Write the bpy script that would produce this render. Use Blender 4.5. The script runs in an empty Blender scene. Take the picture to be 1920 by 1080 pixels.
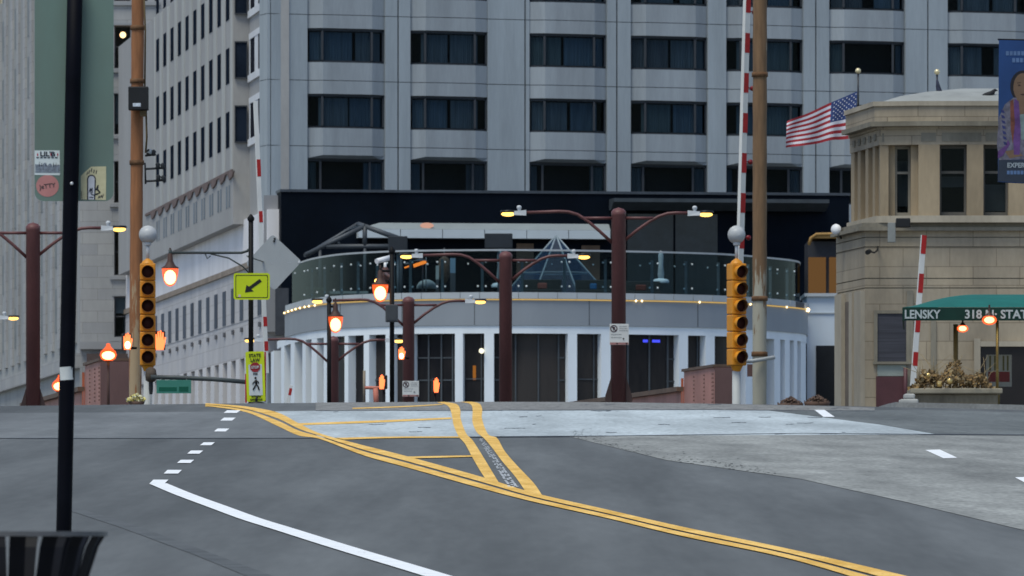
import bpy, bmesh, math, random
from mathutils import Vector, Matrix
R = math.radians
random.seed(7)
scene = bpy.context.scene
COL = scene.collection
# ---------------------------------------------------------------- camera, sky, sun, exposure
F = 14000.0          # focal length in photograph pixels (1920 wide)
HY = 1040.0          # eye level in photograph rows
CZ = 1.6
cd = bpy.data.cameras.new('camera'); cam = bpy.data.objects.new('camera', cd); COL.objects.link(cam)
cd.sensor_width = 36.0; cd.lens = F/1920*36.0
cd.shift_y = (HY-540)/1920.0
cd.clip_start = 1.0; cd.clip_end = 20000
cam.location = (0, 0, CZ); cam.rotation_euler = (R(90), 0, 0)
cd.dof.use_dof = True; cd.dof.focus_distance = 72; cd.dof.aperture_fstop = 16
scene.camera = cam
w = bpy.data.worlds.new('World'); scene.world = w; w.use_nodes = True
nt = w.node_tree; bg = nt.nodes['Background']
sky = nt.nodes.new('ShaderNodeTexSky'); sky.sky_type = 'NISHITA'; sky.sun_disc = False
sky.sun_elevation = R(66); sky.sun_rotation = R(215)
sky.air_density = 1.0; sky.dust_density = 1.0; sky.ozone_density = 1.5
nt.links.new(sky.outputs[0], bg.inputs[0]); bg.inputs[1].default_value = 0.10
sd = bpy.data.lights.new('sun', 'SUN'); sun = bpy.data.objects.new('sun', sd); COL.objects.link(sun)
sd.energy = 1.75; sd.angle = R(25); sd.color = (1.0, .985, .84)
_az = R(215); _el = R(66)
_dir = Vector((math.sin(_az)*math.cos(_el), math.cos(_az)*math.cos(_el), math.sin(_el)))
sun.location = (0, -20, 60)
sun.rotation_euler = _dir.to_track_quat('Z', 'Y').to_euler()
scene.view_settings.view_transform = 'Standard'; scene.view_settings.look = 'None'
scene.view_settings.exposure = 0.55; scene.view_settings.gamma = 1.0
scene.cycles.max_bounces = 8; scene.cycles.transparent_max_bounces = 16

# ---------------------------------------------------------------- helpers
def W(px, py, d):
    return Vector(((px-960)/F*d, d, CZ+(HY-py)/F*d))
def WX(px, d): return (px-960)/F*d
def WZ(py, d): return CZ+(HY-py)/F*d
def srgb(r, g, b):
    f = lambda c: (c/255/12.92) if c/255 <= .04045 else ((c/255+.055)/1.055)**2.4
    return (f(r), f(g), f(b))

MATS = {}
def M(name, c, rough=.7, var=.15, scale=2.0, stretch=(1, 1, 1), metal=0.0, bump=0.0, c2=None, thr=(.35, .65), fine=0.0, spec=.3, big=.0, bigscale=.1, wear=0.0, blocks=None, tracks=0.0):
    if name in MATS: return MATS[name]
    m = bpy.data.materials.new(name); m.use_nodes = True
    n = m.node_tree.nodes; l = m.node_tree.links
    b = n['Principled BSDF']; b.inputs['Roughness'].default_value = rough; b.inputs['Metallic'].default_value = metal
    b.inputs['Specular IOR Level'].default_value = spec
    tc = n.new('ShaderNodeTexCoord'); mp = n.new('ShaderNodeMapping'); mp.inputs['Scale'].default_value = stretch
    l.new(tc.outputs['Object'], mp.inputs[0])
    nz = n.new('ShaderNodeTexNoise'); nz.inputs['Scale'].default_value = scale; nz.inputs['Detail'].default_value = 6
    nz.inputs['Roughness'].default_value = .6
    l.new(mp.outputs[0], nz.inputs['Vector'])
    mr = n.new('ShaderNodeMapRange'); mr.inputs[1].default_value = thr[0]; mr.inputs[2].default_value = thr[1]
    l.new(nz.outputs['Fac'], mr.inputs[0])
    mx = n.new('ShaderNodeMix'); mx.data_type = 'RGBA'
    a = tuple(max(0, x*(1-var)) for x in c); bb = c2 if c2 else tuple(x*(1+var) for x in c)
    mx.inputs[6].default_value = (*a, 1); mx.inputs[7].default_value = (*bb, 1)
    l.new(mr.outputs[0], mx.inputs[0])
    out = mx.outputs[2]
    if fine:
        n2 = n.new('ShaderNodeTexNoise'); n2.inputs['Scale'].default_value = scale*14; n2.inputs['Detail'].default_value = 3
        l.new(mp.outputs[0], n2.inputs['Vector'])
        m2 = n.new('ShaderNodeMapRange'); m2.inputs[1].default_value = .3; m2.inputs[2].default_value = .7
        m2.inputs[3].default_value = 1-fine; m2.inputs[4].default_value = 1+fine
        l.new(n2.outputs['Fac'], m2.inputs[0])
        mm = n.new('ShaderNodeVectorMath'); mm.operation = 'SCALE'
        l.new(out, mm.inputs[0]); l.new(m2.outputs[0], mm.inputs[3]); out = mm.outputs[0]
    if big:
        n2 = n.new('ShaderNodeTexNoise'); n2.inputs['Scale'].default_value = bigscale; n2.inputs['Detail'].default_value = 4
        l.new(mp.outputs[0], n2.inputs['Vector'])
        m2 = n.new('ShaderNodeMapRange'); m2.inputs[1].default_value = .3; m2.inputs[2].default_value = .7
        m2.inputs[3].default_value = 1-big; m2.inputs[4].default_value = 1+big
        l.new(n2.outputs['Fac'], m2.inputs[0])
        mm = n.new('ShaderNodeVectorMath'); mm.operation = 'SCALE'
        l.new(out, mm.inputs[0]); l.new(m2.outputs[0], mm.inputs[3]); out = mm.outputs[0]
    if blocks:   # ashlar joints, drawn on upright walls
        sp = n.new('ShaderNodeSeparateXYZ'); l.new(tc.outputs['Object'], sp.inputs[0])
        sm_ = n.new('ShaderNodeMath'); sm_.operation = 'ADD'; l.new(sp.outputs[0], sm_.inputs[0]); l.new(sp.outputs[1], sm_.inputs[1])
        cb_ = n.new('ShaderNodeCombineXYZ'); l.new(sm_.outputs[0], cb_.inputs[0]); l.new(sp.outputs[2], cb_.inputs[1])
        br = n.new('ShaderNodeTexBrick'); br.inputs['Scale'].default_value = 1.0; br.inputs['Brick Width'].default_value = blocks[0]; br.inputs['Row Height'].default_value = blocks[1]
        br.inputs['Mortar Size'].default_value = .012; br.inputs['Mortar Smooth'].default_value = .4; br.inputs['Color1'].default_value = (1.06, 1.05, 1.03, 1); br.inputs['Color2'].default_value = (.90, .91, .93, 1); br.inputs['Mortar'].default_value = (.62, .60, .58, 1)
        l.new(cb_.outputs[0], br.inputs['Vector'])
        mu = n.new('ShaderNodeVectorMath'); mu.operation = 'MULTIPLY'; l.new(out, mu.inputs[0]); l.new(br.outputs['Color'], mu.inputs[1]); out = mu.outputs[0]
    if tracks:   # long soft wheel tracks along the street
        mpt = n.new('ShaderNodeMapping'); mpt.inputs['Rotation'].default_value = (0, 0, -R(7.5)); mpt.inputs['Scale'].default_value = (1, .022, 1); l.new(tc.outputs['Object'], mpt.inputs[0])
        nt_ = n.new('ShaderNodeTexNoise'); nt_.inputs['Scale'].default_value = .95; nt_.inputs['Detail'].default_value = 5; nt_.inputs['Roughness'].default_value = .55; l.new(mpt.outputs[0], nt_.inputs['Vector'])
        mt_ = n.new('ShaderNodeMapRange'); mt_.inputs[1].default_value = .33; mt_.inputs[2].default_value = .67; mt_.inputs[3].default_value = 1-tracks; mt_.inputs[4].default_value = 1+tracks*.8; l.new(nt_.outputs['Fac'], mt_.inputs[0])
        sc_ = n.new('ShaderNodeVectorMath'); sc_.operation = 'SCALE'; l.new(out, sc_.inputs[0]); l.new(mt_.outputs[0], sc_.inputs[3]); out = sc_.outputs[0]
    if wear:   # paint rubbed through to the asphalt in scattered spots
        n3 = n.new('ShaderNodeTexNoise'); n3.inputs['Scale'].default_value = 2.6; n3.inputs['Detail'].default_value = 9; n3.inputs['Roughness'].default_value = .75
        mp3 = n.new('ShaderNodeMapping'); mp3.inputs['Scale'].default_value = (4, .35, 1); l.new(tc.outputs['Object'], mp3.inputs[0]); l.new(mp3.outputs[0], n3.inputs['Vector'])
        m3 = n.new('ShaderNodeMapRange'); m3.inputs[1].default_value = .60; m3.inputs[2].default_value = .70; m3.inputs[4].default_value = wear; l.new(n3.outputs['Fac'], m3.inputs[0])
        x3 = n.new('ShaderNodeMix'); x3.data_type = 'RGBA'; x3.inputs[7].default_value = (.12, .12, .115, 1); l.new(m3.outputs[0], x3.inputs[0]); l.new(out, x3.inputs[6]); out = x3.outputs[2]
    l.new(out, b.inputs['Base Color'])
    if bump:
        bp = n.new('ShaderNodeBump'); bp.inputs['Strength'].default_value = bump; bp.inputs['Distance'].default_value = .02
        l.new(nz.outputs['Fac'], bp.inputs['Height']); l.new(bp.outputs[0], b.inputs['Normal'])
    MATS[name] = m; return m
def ME(name, c, strength, mixtrans=0.0):
    if name in MATS: return MATS[name]
    m = bpy.data.materials.new(name); m.use_nodes = True
    n = m.node_tree.nodes; l = m.node_tree.links; n.remove(n['Principled BSDF'])
    e = n.new('ShaderNodeEmission'); e.inputs[0].default_value = (*c, 1); e.inputs[1].default_value = strength
    o = n['Material Output']
    if mixtrans:
        t = n.new('ShaderNodeBsdfTransparent'); x = n.new('ShaderNodeMixShader'); x.inputs[0].default_value = mixtrans
        l.new(e.outputs[0], x.inputs[1]); l.new(t.outputs[0], x.inputs[2]); l.new(x.outputs[0], o.inputs[0])
    else: l.new(e.outputs[0], o.inputs[0])
    MATS[name] = m; return m
def MG(name, tint=(.6, .68, .72), ior=1.45, rough=.03, refl=1.0):
    if name in MATS: return MATS[name]
    m = bpy.data.materials.new(name); m.use_nodes = True
    n = m.node_tree.nodes; l = m.node_tree.links; n.remove(n['Principled BSDF'])
    t = n.new('ShaderNodeBsdfTransparent'); t.inputs[0].default_value = (*tint, 1)
    g = n.new('ShaderNodeBsdfGlossy'); g.inputs[1].default_value = rough; g.inputs[0].default_value = (refl*.72, refl*.88, refl, 1)
    lw = n.new('ShaderNodeLayerWeight'); lw.inputs[0].default_value = .5
    pw = n.new('ShaderNodeMath'); pw.operation = 'POWER'; pw.inputs[1].default_value = 4.0; l.new(lw.outputs['Facing'], pw.inputs[0])
    f = n.new('ShaderNodeMath'); f.operation = 'MULTIPLY_ADD'; f.inputs[1].default_value = .8; f.inputs[2].default_value = ((ior-1)/(ior+1))**2; l.new(pw.outputs[0], f.inputs[0])
    x = n.new('ShaderNodeMixShader'); l.new(f.outputs[0], x.inputs[0]); l.new(t.outputs[0], x.inputs[1]); l.new(g.outputs[0], x.inputs[2])
    l.new(x.outputs[0], n['Material Output'].inputs[0])
    MATS[name] = m; return m

ROOTLOC = {}
class MB:
    """collects shapes in world (or local) coordinates, builds ONE mesh object"""
    def __init__(s): s.v = []; s.f = []; s.sm = []; s.mi = []; s.cur = 0
    def add(s, vs, fs, smooth=False):
        o = len(s.v); s.v += [Vector(v) for v in vs]
        for f in fs: s.f.append(tuple(i+o for i in f)); s.sm.append(smooth); s.mi.append(s.cur)
        return s
    def box(s, x0, x1, y0, y1, z0, z1, mtx=None):
        vs = [Vector(p) for p in ((x0,y0,z0),(x1,y0,z0),(x1,y1,z0),(x0,y1,z0),(x0,y0,z1),(x1,y0,z1),(x1,y1,z1),(x0,y1,z1))]
        if mtx: vs = [mtx @ v for v in vs]
        return s.add(vs, [(0,3,2,1),(4,5,6,7),(0,1,5,4),(1,2,6,5),(2,3,7,6),(3,0,4,7)])
    def prism(s, poly, z0, z1):
        n = len(poly); vs = [(p[0], p[1], z0) for p in poly]+[(p[0], p[1], z1) for p in poly]
        fs = [tuple(range(n))[::-1], tuple(range(n, 2*n))]+[(i, (i+1) % n, n+(i+1) % n, n+i) for i in range(n)]
        return s.add(vs, fs)
    def slab(s, poly, off):
        """flat polygon of 3-D points thickened by vector off"""
        n = len(poly); off = Vector(off); vs = [Vector(p) for p in poly]+[Vector(p)+off for p in poly]
        fs = [tuple(range(n))[::-1], tuple(range(n, 2*n))]+[(i, (i+1) % n, n+(i+1) % n, n+i) for i in range(n)]
        return s.add(vs, fs)
    def tube(s, pts, r, seg=10, caps=True):
        pts = [Vector(p) for p in pts]; n = len(pts)
        rs = r if isinstance(r, (list, tuple)) else [r]*n
        vs = []; prev = None
        for i, p in enumerate(pts):
            t = (pts[min(i+1, n-1)]-pts[max(i-1, 0)]).normalized()
            ref = prev if prev is not None else (Vector((0, 0, 1)) if abs(t.z) < .9 else Vector((1, 0, 0)))
            a = (ref-t*ref.dot(t)).normalized(); b = t.cross(a); prev = a
            for k in range(seg):
                an = 2*math.pi*k/seg; vs.append(p+(a*math.cos(an)+b*math.sin(an))*rs[i])
        fs = [(i*seg+k, i*seg+(k+1) % seg, (i+1)*seg+(k+1) % seg, (i+1)*seg+k) for i in range(n-1) for k in range(seg)]
        s.add(vs, fs, True)
        if caps:
            o = len(s.v)-len(vs)
            for f in (tuple(o+k for k in range(seg))[::-1], tuple(o+(n-1)*seg+k for k in range(seg))): s.f.append(f); s.sm.append(False); s.mi.append(s.cur)
        return s
    def lathe(s, prof, c, axis=(0, 0, 1), seg=20):
        """prof: (radius, height along axis)"""
        c = Vector(c); ax = Vector(axis).normalized()
        ref = Vector((1, 0, 0)) if abs(ax.x) < .9 else Vector((0, 1, 0))
        a = (ref-ax*ref.dot(ax)).normalized(); b = ax.cross(a)
        vs = []
        for r, h in prof:
            for k in range(seg):
                an = 2*math.pi*k/seg; vs.append(c+ax*h+(a*math.cos(an)+b*math.sin(an))*max(r, 1e-4))
        fs = [(i*seg+k, i*seg+(k+1) % seg, (i+1)*seg+(k+1) % seg, (i+1)*seg+k) for i in range(len(prof)-1) for k in range(seg)]
        return s.add(vs, fs, True)
    def sphere(s, c, r, seg=14, sc=(1, 1, 1)):
        n = seg//2+1; prof = [(r*math.sin(math.pi*i/(n-1)), -r*math.cos(math.pi*i/(n-1))) for i in range(n)]
        o = len(s.v); s.lathe(prof, (0, 0, 0), seg=seg)
        for i in range(o, len(s.v)):
            v = s.v[i]; s.v[i] = Vector((v.x*sc[0], v.y*sc[1], v.z*sc[2]))+Vector(c)
        return s
    def build(s, name, mat, parent=None, bevel=0.0, local=False, merge=True):
        me = bpy.data.meshes.new(name)
        off = Vector((0, 0, 0))
        if parent is not None and not local: off = ROOTLOC[parent]
        me.from_pydata([v-off for v in s.v], [], s.f)
        mats = mat if isinstance(mat, (list, tuple)) else [mat]
        for m in mats: me.materials.append(m)
        me.polygons.foreach_set('use_smooth', s.sm); me.polygons.foreach_set('material_index', s.mi)
        bm = bmesh.new(); bm.from_mesh(me); bmesh.ops.recalc_face_normals(bm, faces=bm.faces); bm.to_mesh(me); bm.free()
        me.update()
        o = bpy.data.objects.new(name, me); COL.objects.link(o)
        if parent is not None: o.parent = parent
        ROOTLOC[o] = off if not local else Vector((0, 0, 0))
        if bevel:
            bv = o.modifiers.new('bevel', 'BEVEL'); bv.width = bevel; bv.segments = 2; bv.limit_method = 'ANGLE'; bv.angle_limit = R(40)
        return o
def build_each(mb, name, mat, parent, **kw):
    """every loose piece becomes a part of its own"""
    par = list(range(len(mb.v)))
    def find(a):
        while par[a] != a: par[a] = par[par[a]]; a = par[a]
        return a
    for f in mb.f:
        for b in f[1:]: par[find(b)] = find(f[0])
    groups = {}
    for i, f in enumerate(mb.f): groups.setdefault(find(f[0]), []).append(i)
    out = []
    for g in groups.values():
        ids = sorted({v for i in g for v in mb.f[i]}); mp = {v: k for k, v in enumerate(ids)}; m2 = MB()
        m2.v = [mb.v[v] for v in ids]; m2.f = [tuple(mp[v] for v in mb.f[i]) for i in g]; m2.sm = [mb.sm[i] for i in g]; m2.mi = [mb.mi[i] for i in g]
        out.append(m2.build(name, mat, parent, **kw))
    return out
def tag(o, label=None, cat=None, group=None, kind=None):
    if label: o['label'] = label
    if cat: o['category'] = cat
    if group: o['group'] = group
    if kind: o['kind'] = kind
    return o
def thing(name, label, cat, loc=(0, 0, 0), group=None, rz=0):
    e = bpy.data.objects.new(name, None); e.empty_display_size = .2; COL.objects.link(e)
    e.location = loc; e.rotation_euler = (0, 0, rz); ROOTLOC[e] = Vector(loc)
    return tag(e, label, cat, group)
def copy_tree(o, parent=None):
    c = o.copy(); COL.objects.link(c)
    if parent is not None: c.parent = parent
    for ch in o.children: copy_tree(ch, c)
    return c
_tcache = {}
def text_geo(txt, size, bold=.0, ext=.004):
    """triangulated letters in XZ, reading from -Y, centred on x, baseline z=0"""
    cu = bpy.data.curves.new('t', 'FONT'); cu.body = txt; cu.size = size; cu.extrude = ext; cu.offset = bold; cu.align_x = 'CENTER'
    cu.resolution_u = 3
    o = bpy.data.objects.new('t', cu); COL.objects.link(o)
    dg = bpy.context.evaluated_depsgraph_get(); me = bpy.data.meshes.new_from_object(o.evaluated_get(dg))
    vs = [Vector((v.co.x, -v.co.z, v.co.y)) for v in me.vertices]; fs = [tuple(p.vertices) for p in me.polygons]
    bpy.data.objects.remove(o); bpy.data.curves.remove(cu); bpy.data.meshes.remove(me)
    return vs, fs
def add_text(mb, txt, size, pos, bold=0.0, sx=1.0, mtx=None, ext=.004):
    vs, fs = text_geo(txt, size, bold, ext); pos = Vector(pos)
    vs = [Vector((v.x*sx, v.y, v.z))+pos for v in vs]
    if mtx: vs = [mtx @ v for v in vs]
    mb.add(vs, fs); return mb
class Fr:
    """upright wall frame: origin (x,y), direction e, outward normal n"""
    def __init__(s, o, e, out):
        s.o = Vector(o); s.e = Vector(e).normalized(); n = Vector((s.e.y, -s.e.x)); s.n = n if n.dot(Vector(out)) > 0 else -n
    def P2(s, a, o=0.0): return s.o+s.e*a+s.n*o
    def P(s, a, o, z): p = s.P2(a, o); return Vector((p.x, p.y, z))
    def at(s, px):
        k = (px-960)/F
        return (k*s.o.y-s.o.x)/(s.e.x-k*s.e.y)
    def z(s, px, py): return WZ(py, s.P2(s.at(px)).y)
    def box(s, mb, a0, a1, o0, o1, z0, z1):
        return mb.prism([s.P2(a0, o0), s.P2(a1, o0), s.P2(a1, o1), s.P2(a0, o1)], z0, z1)
    def poly(s, mb, pts, z0, z1): return mb.prism([s.P2(a, o) for a, o in pts], z0, z1)

# ---------------------------------------------------------------- ground profile
S0, Z0, D1, K = .034, -.20, 128.0, .0015
T2 = (S0+.025)/K; D2 = D1+T2
ZD1 = Z0+S0*D1; ZD2 = ZD1+S0*T2-K*T2*T2/2
def prof(d):
    if d <= D1: return max(0.0, Z0+S0*d)
    if d <= D2: t = d-D1; return ZD1+S0*t-K*t*t/2
    return max(1.45, ZD2-.025*(d-D2))
def gz(x, d):
    a = .0012 if x < 0 else .0024
    xx = max(-14, min(14, x))
    return prof(d)-a*xx*xx/(1+(xx/14)**2)
def ground_hit(px, py):
    k = (px-960)/F; d = 30.0
    while d < 151:
        if CZ+(HY-py)/F*d < gz(k*d, d): 
            lo, hi = d-.5, d
            for _ in range(20):
                m_ = (lo+hi)/2
                if CZ+(HY-py)/F*m_ < gz(k*m_, m_): hi = m_
                else: lo = m_
            return (k*hi, hi)
        d += .5
    d = 137.5
    return (k*d, d)
def dpos(py, px=960): return ground_hit(px, py)[1]
# ---------------------------------------------------------------- ground, road, pavements, markings
def grid_sheet(name, xs, ds, lift, mat):
    vs = [(x, d, gz(x, d)+lift) for d in ds for x in xs]; nx = len(xs)
    fs = [(j*nx+i, j*nx+i+1, (j+1)*nx+i+1, (j+1)*nx+i) for j in range(len(ds)-1) for i in range(nx-1)]
    o = MB().add(vs, fs, True).build(name, mat); o['kind'] = 'structure'; return o
near = [x for x in range(-30, 31)]
dl = list(range(0, 300))
asphalt = M('asphalt', (.102, .108, .110), .85, .18, .5, (1.3, .10, 1), bump=0, fine=.07, spec=.2, big=.10, bigscale=.16, tracks=.22)
grid_sheet('ground', [-6000, -1500, -300, -80]+near+[80, 300, 1500, 6000], [-3000, -400, -50]+dl+[320, 360, 500, 900, 2500, 9000], 0, M('ground_grey', (.16, .16, .155), .9, .2, .4))
grid_sheet('road', [x for x in range(-13, 14)], [-40, -10]+dl+[320, 360, 420], .004, asphalt)

def ear(poly):
    """triangulate simple polygon of 2-D tuples"""
    from mathutils.geometry import tessellate_polygon
    return tessellate_polygon([[Vector((p[0], p[1], 0)) for p in poly]])
def drape(mb, poly, lift, step=1.0):
    """clip an (x,d) polygon into strips of depth `step` and lay it on the road"""
    bm = bmesh.new(); vs = [bm.verts.new((p[0], p[1], 0)) for p in poly]
    bm.faces.new(vs)
    bmesh.ops.triangulate(bm, faces=bm.faces[:])
    lo = min(p[1] for p in poly); hi = max(p[1] for p in poly)
    def cut(co, no):
        bmesh.ops.bisect_plane(bm, geom=bm.verts[:]+bm.edges[:]+bm.faces[:], plane_co=co, plane_no=no)
    d = math.floor(lo)+step
    while d < hi: cut((0, d, 0), (0, 1, 0)); d += step
    lx = min(p[0] for p in poly); hx = max(p[0] for p in poly)
    x = math.floor(lx)+1.0
    while x < hx: cut((x, 0, 0), (1, 0, 0)); x += 1.0
    bm.verts.index_update()
    mb.add([(v.co.x, v.co.y, gz(v.co.x, v.co.y)+lift) for v in bm.verts], [tuple(v.index for v in f.verts) for f in bm.faces], True)
    bm.free()
def pxpoly(pts): return [ground_hit(*p) for p in pts]
def densify(pts, n=6):
    out = []
    for (a, b), (c, e) in zip(pts[:-1], pts[1:]):
        for i in range(n): out.append((a+(c-a)*i/n, b+(e-b)*i/n))
    return out+[pts[-1]]
def patch(name, pts, lift, mat):
    mb = MB(); drape(mb, pxpoly(pts), lift); o = mb.build(name, mat); o['kind'] = 'structure'; return o
# concrete deck strips and the worn concrete lane, laid on the asphalt
conc_left = M('worn_deck_left', (.142, .150, .154), .85, .16, .45, (1.2, .25, 1), fine=.1, big=.12, bigscale=.3, tracks=.16)
conc_mid = M('pale_deck_concrete', (.39, .435, .455), .85, .16, .5, (2.0, .3, 1), fine=.14, big=.14, bigscale=.35)
conc_lane = M('worn_lane_concrete', (.235, .24, .228), .9, .22, .8, (1.6, .35, 1), fine=.2, big=.14, bigscale=.3, tracks=.14)
crest_m = M('speckled_crest', (.19, .188, .18), .9, .3, 5, (1.4, .35, 1), fine=.45)
patch('deck_plate', densify([(-60, 823), (599, 822), (574, 806), (544, 787), (513, 772), (-60, 776)], 8), .008, conc_left)
patch('deck_concrete', densify([(601, 822), (1070, 818), (1760, 815.8), (1650, 797), (1440, 770.5), (1300, 769), (592, 771), (515, 772), (546, 787), (576, 806)], 8), .008, conc_mid)
patch('crest_strip', densify([(592, 770.5), (1300, 768.5), (1640, 771), (1640, 765), (1300, 757.5), (900, 752.5), (592, 754)], 6), .008, crest_m)
patch('concrete_lane', densify([(1068, 819.5), (1250, 864), (1500, 899), (1700, 943), (1925, 997), (2300, 1085), (2300, 822), (1950, 818)], 8), .008, conc_lane)
patch('concrete_apron', densify([(1442, 770.5), (1652, 797), (1762, 815.8), (1990, 816), (1990, 776), (1760, 770), (1642, 770)], 6), .0085, M('apron', (.115, .125, .125), .9, .2, .6, (1, .3, 1), fine=.2))
# tar seams, tyre streaks and oil stains
seam = M('tar_seam', (.028, .028, .03), .6, .3, 3)
streak = M('tyre_streak', (.083, .088, .09), .85, .2, 2)
mbs = MB()
for pts in ([(120, 946), (250, 985), (400, 1040), (520, 1085), (470, 1085), (360, 1040), (225, 990), (110, 952)],):
    drape(mbs, pxpoly(densify(pts, 4)), .007)
o = mbs.build('tyre_streaks', streak); o['kind'] = 'structure'
mbs = MB()
def seamline(pts, h=1.2):
    up = densify(pts, 8); dn = [(x, y+h+random.uniform(-.3, .3)) for x, y in reversed(up)]
    drape(mbs, pxpoly(up+dn), .0092)
seamline([(592, 822), (880, 820.5), (1068, 819)], 1.3); seamline([(1070, 819), (1500, 813), (1925, 816)], 1.2)
seamline([(592, 770.5), (900, 770), (1300, 768.5), (1640, 771.5)], 1.0); seamline([(0, 822.5), (300, 822.5), (590, 822)], .8)
for _ in range(26):
    x = random.uniform(620, 1600); y = random.uniform(758, 815); l_ = random.uniform(6, 40)
    seamline([(x, y), (x+l_*.5, y+random.uniform(-.6, .6)), (x+l_, y+random.uniform(-.8, .8))], .9)
o = mbs.build('tar_seams', seam); o['kind'] = 'structure'
# bolts / loose grit specks along the crest and lane edge
mbs = MB()
for _ in range(420):
    if random.random() < .55: x = random.uniform(840, 1640); y = random.gauss(768, 7)
    else: x = 1075+380*random.random()**1.5; y = (819+(x-1068)*.247 if x < 1250 else 864+(x-1250)*.14)-abs(random.gauss(0, 9))
    y = max(759+max(0, x-1300)*.035, y)
    hx, hd = ground_hit(x, y); s_ = random.uniform(.006, .015)
    mbs.add([(hx-s_, hd-s_*6, gz(hx, hd-s_*6)+.01), (hx+s_, hd-s_*5, gz(hx, hd-s_*5)+.01), (hx+s_*.8, hd+s_*6, gz(hx, hd+s_*6)+.01), (hx-s_*.9, hd+s_*5, gz(hx, hd+s_*5)+.01)], [(0, 1, 2, 3)])
o = mbs.build('road_grit', M('grit', (.02, .02, .02), .9)); o['kind'] = 'stuff'; o['label'] = 'dark grit and pits scattered on pale concrete'; o['category'] = 'grit'

white = M('white_road_paint', (.80, .81, .82), .6, .06, 4, fine=.08, wear=.35)
yellow = M('yellow_road_paint', (.72, .40, .05), .65, .12, 1.6, (2, .5, 1), fine=.15, c2=(.86, .54, .14), wear=.5)
def interp(pts, n=10):
    """smooth polyline through points"""
    out = []
    P = [pts[0]]+list(pts)+[pts[-1]]
    for i in range(1, len(P)-2):
        p0, p1, p2, p3 = P[i-1], P[i], P[i+1], P[i+2]
        for k in range(n):
            t = k/n
            out.append(tuple(.5*((2*p1[j])+(-p0[j]+p2[j])*t+(2*p0[j]-5*p1[j]+4*p2[j]-p3[j])*t*t+(-p0[j]+3*p1[j]-3*p2[j]+p3[j])*t**3) for j in (0, 1)))
    return out+[pts[-1]]
def band(mb, up, lo, lift=.012, n=6):
    U = [ground_hit(*p) for p in interp(up, n)]; L = [ground_hit(*p) for p in interp(lo, n)]
    # resample both by parameter
    m_ = max(len(U), len(L))
    def rs(A):
        return [tuple(A[min(int(t), len(A)-2)][j]+(A[min(int(t), len(A)-2)+1][j]-A[min(int(t), len(A)-2)][j])*(t-min(int(t), len(A)-2)) for j in (0, 1)) for t in [i*(len(A)-1)/(m_-1) for i in range(m_)]]
    U, L = rs(U), rs(L); vs = []; q = 3
    for u, l in zip(U, L):
        for j in range(q+1):
            x = u[0]+(l[0]-u[0])*j/q; d = u[1]+(l[1]-u[1])*j/q; vs.append((x, d, gz(x, d)+lift))
    fs = [(i*(q+1)+j, i*(q+1)+j+1, (i+1)*(q+1)+j+1, (i+1)*(q+1)+j) for i in range(m_-1) for j in range(q)]
    mb.add(vs, fs, True)
def line_w(mb, pts, width, lift=.012, n=8):
    C = [Vector(ground_hit(*q)) for q in interp(pts, n)]; vs = []
    for i, c in enumerate(C):
        t = (C[min(i+1, len(C)-1)]-C[max(i-1, 0)]).normalized(); nn = Vector((-t.y, t.x))
        for k in (-1, -.33, .33, 1):
            q = c+nn*(k*width/2); vs.append((q.x, q.y, gz(q.x, q.y)+lift))
    mb.add(vs, [(4*i+k, 4*i+k+1, 4*i+5+k, 4*i+4+k) for i in range(len(C)-1) for k in range(3)], True)
mbw = MB()
line_w(mbw, [(296, 908.5), (345, 929), (410, 953), (470, 975), (534, 995), (645, 1030), (801, 1077), (965, 1128)], .178)
o = mbw.build('white_lane_line', white); o['kind'] = 'structure'
mbw = MB()
for x0, x1, y0, y1 in ((375, 403, 831, 836.5), (351, 381, 846.5, 852.5), (332, 364, 864, 870), (307, 341, 883, 890), (280.5, 316, 901.5, 908.5), (401, 430, 805, 810.5), (413, 442, 784.5, 790), (419, 451, 770.5, 775.5)):
    sk = 7; drape(mbw, pxpoly([(x0+sk, y0), (x1, y0), (x1-sk, y1), (x0, y1)]), .012)
for pts in ([(1527, 769.7), (1546, 769.7), (1565, 783), (1544, 783)], [(1735, 845.4), (1762, 844.5), (1795, 860), (1769, 861)], [(1903, 897), (1928, 896), (1962, 913), (1935, 914)]):
    drape(mbw, pxpoly(pts), .012)
o = mbw.build('white_lane_dashes', white); o['kind'] = 'structure'
mby = MB()
xs = [385, 400, 463, 520, 560, 601, 683, 762, 904, 1000, 1139, 1278, 1479, 1666, 1800]
T = [757.5, 758, 763.5, 774.5, 795, 814.5, 837, 857, 896.5, 926, 958, 990, 1032, 1075, 1108]
B = [763.5, 764, 774.5, 800, 818, 825, 856, 878, 918, 943, 974, 1007.5, 1050, 1105, 1140]
mid1 = [t+(b-t)*.44 for t, b in zip(T, B)]; mid2 = [t+(b-t)*.60 for t, b in zip(T, B)]
band(mby, list(zip(xs, T)), list(zip(xs, mid1))); band(mby, list(zip(xs, mid2)), list(zip(xs, B)))
o = mby.build('double_yellow_line', yellow); o['kind'] = 'structure'
mby = MB()
band(mby, [(819, 755.5), (836, 760), (844, 768), (848, 785), (851, 800), (860, 820), (872, 834), (886, 860), (900.5, 885), (911, 901)],
     [(833, 754.5), (856, 759), (863, 770), (864, 787), (874, 814), (886, 827), (899, 847), (916, 875), (928, 895), (936, 908)])
band(mby, [(856, 753.5), (880, 758), (886, 768), (886, 793), (894, 812), (907, 823), (922.5, 841), (941, 866), (967, 897), (986, 925)],
     [(872, 753), (897, 757), (904, 768), (904, 787), (915, 815.5), (932, 823), (946, 847), (967, 872), (1000, 907), (1016, 930)], n=8)
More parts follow.
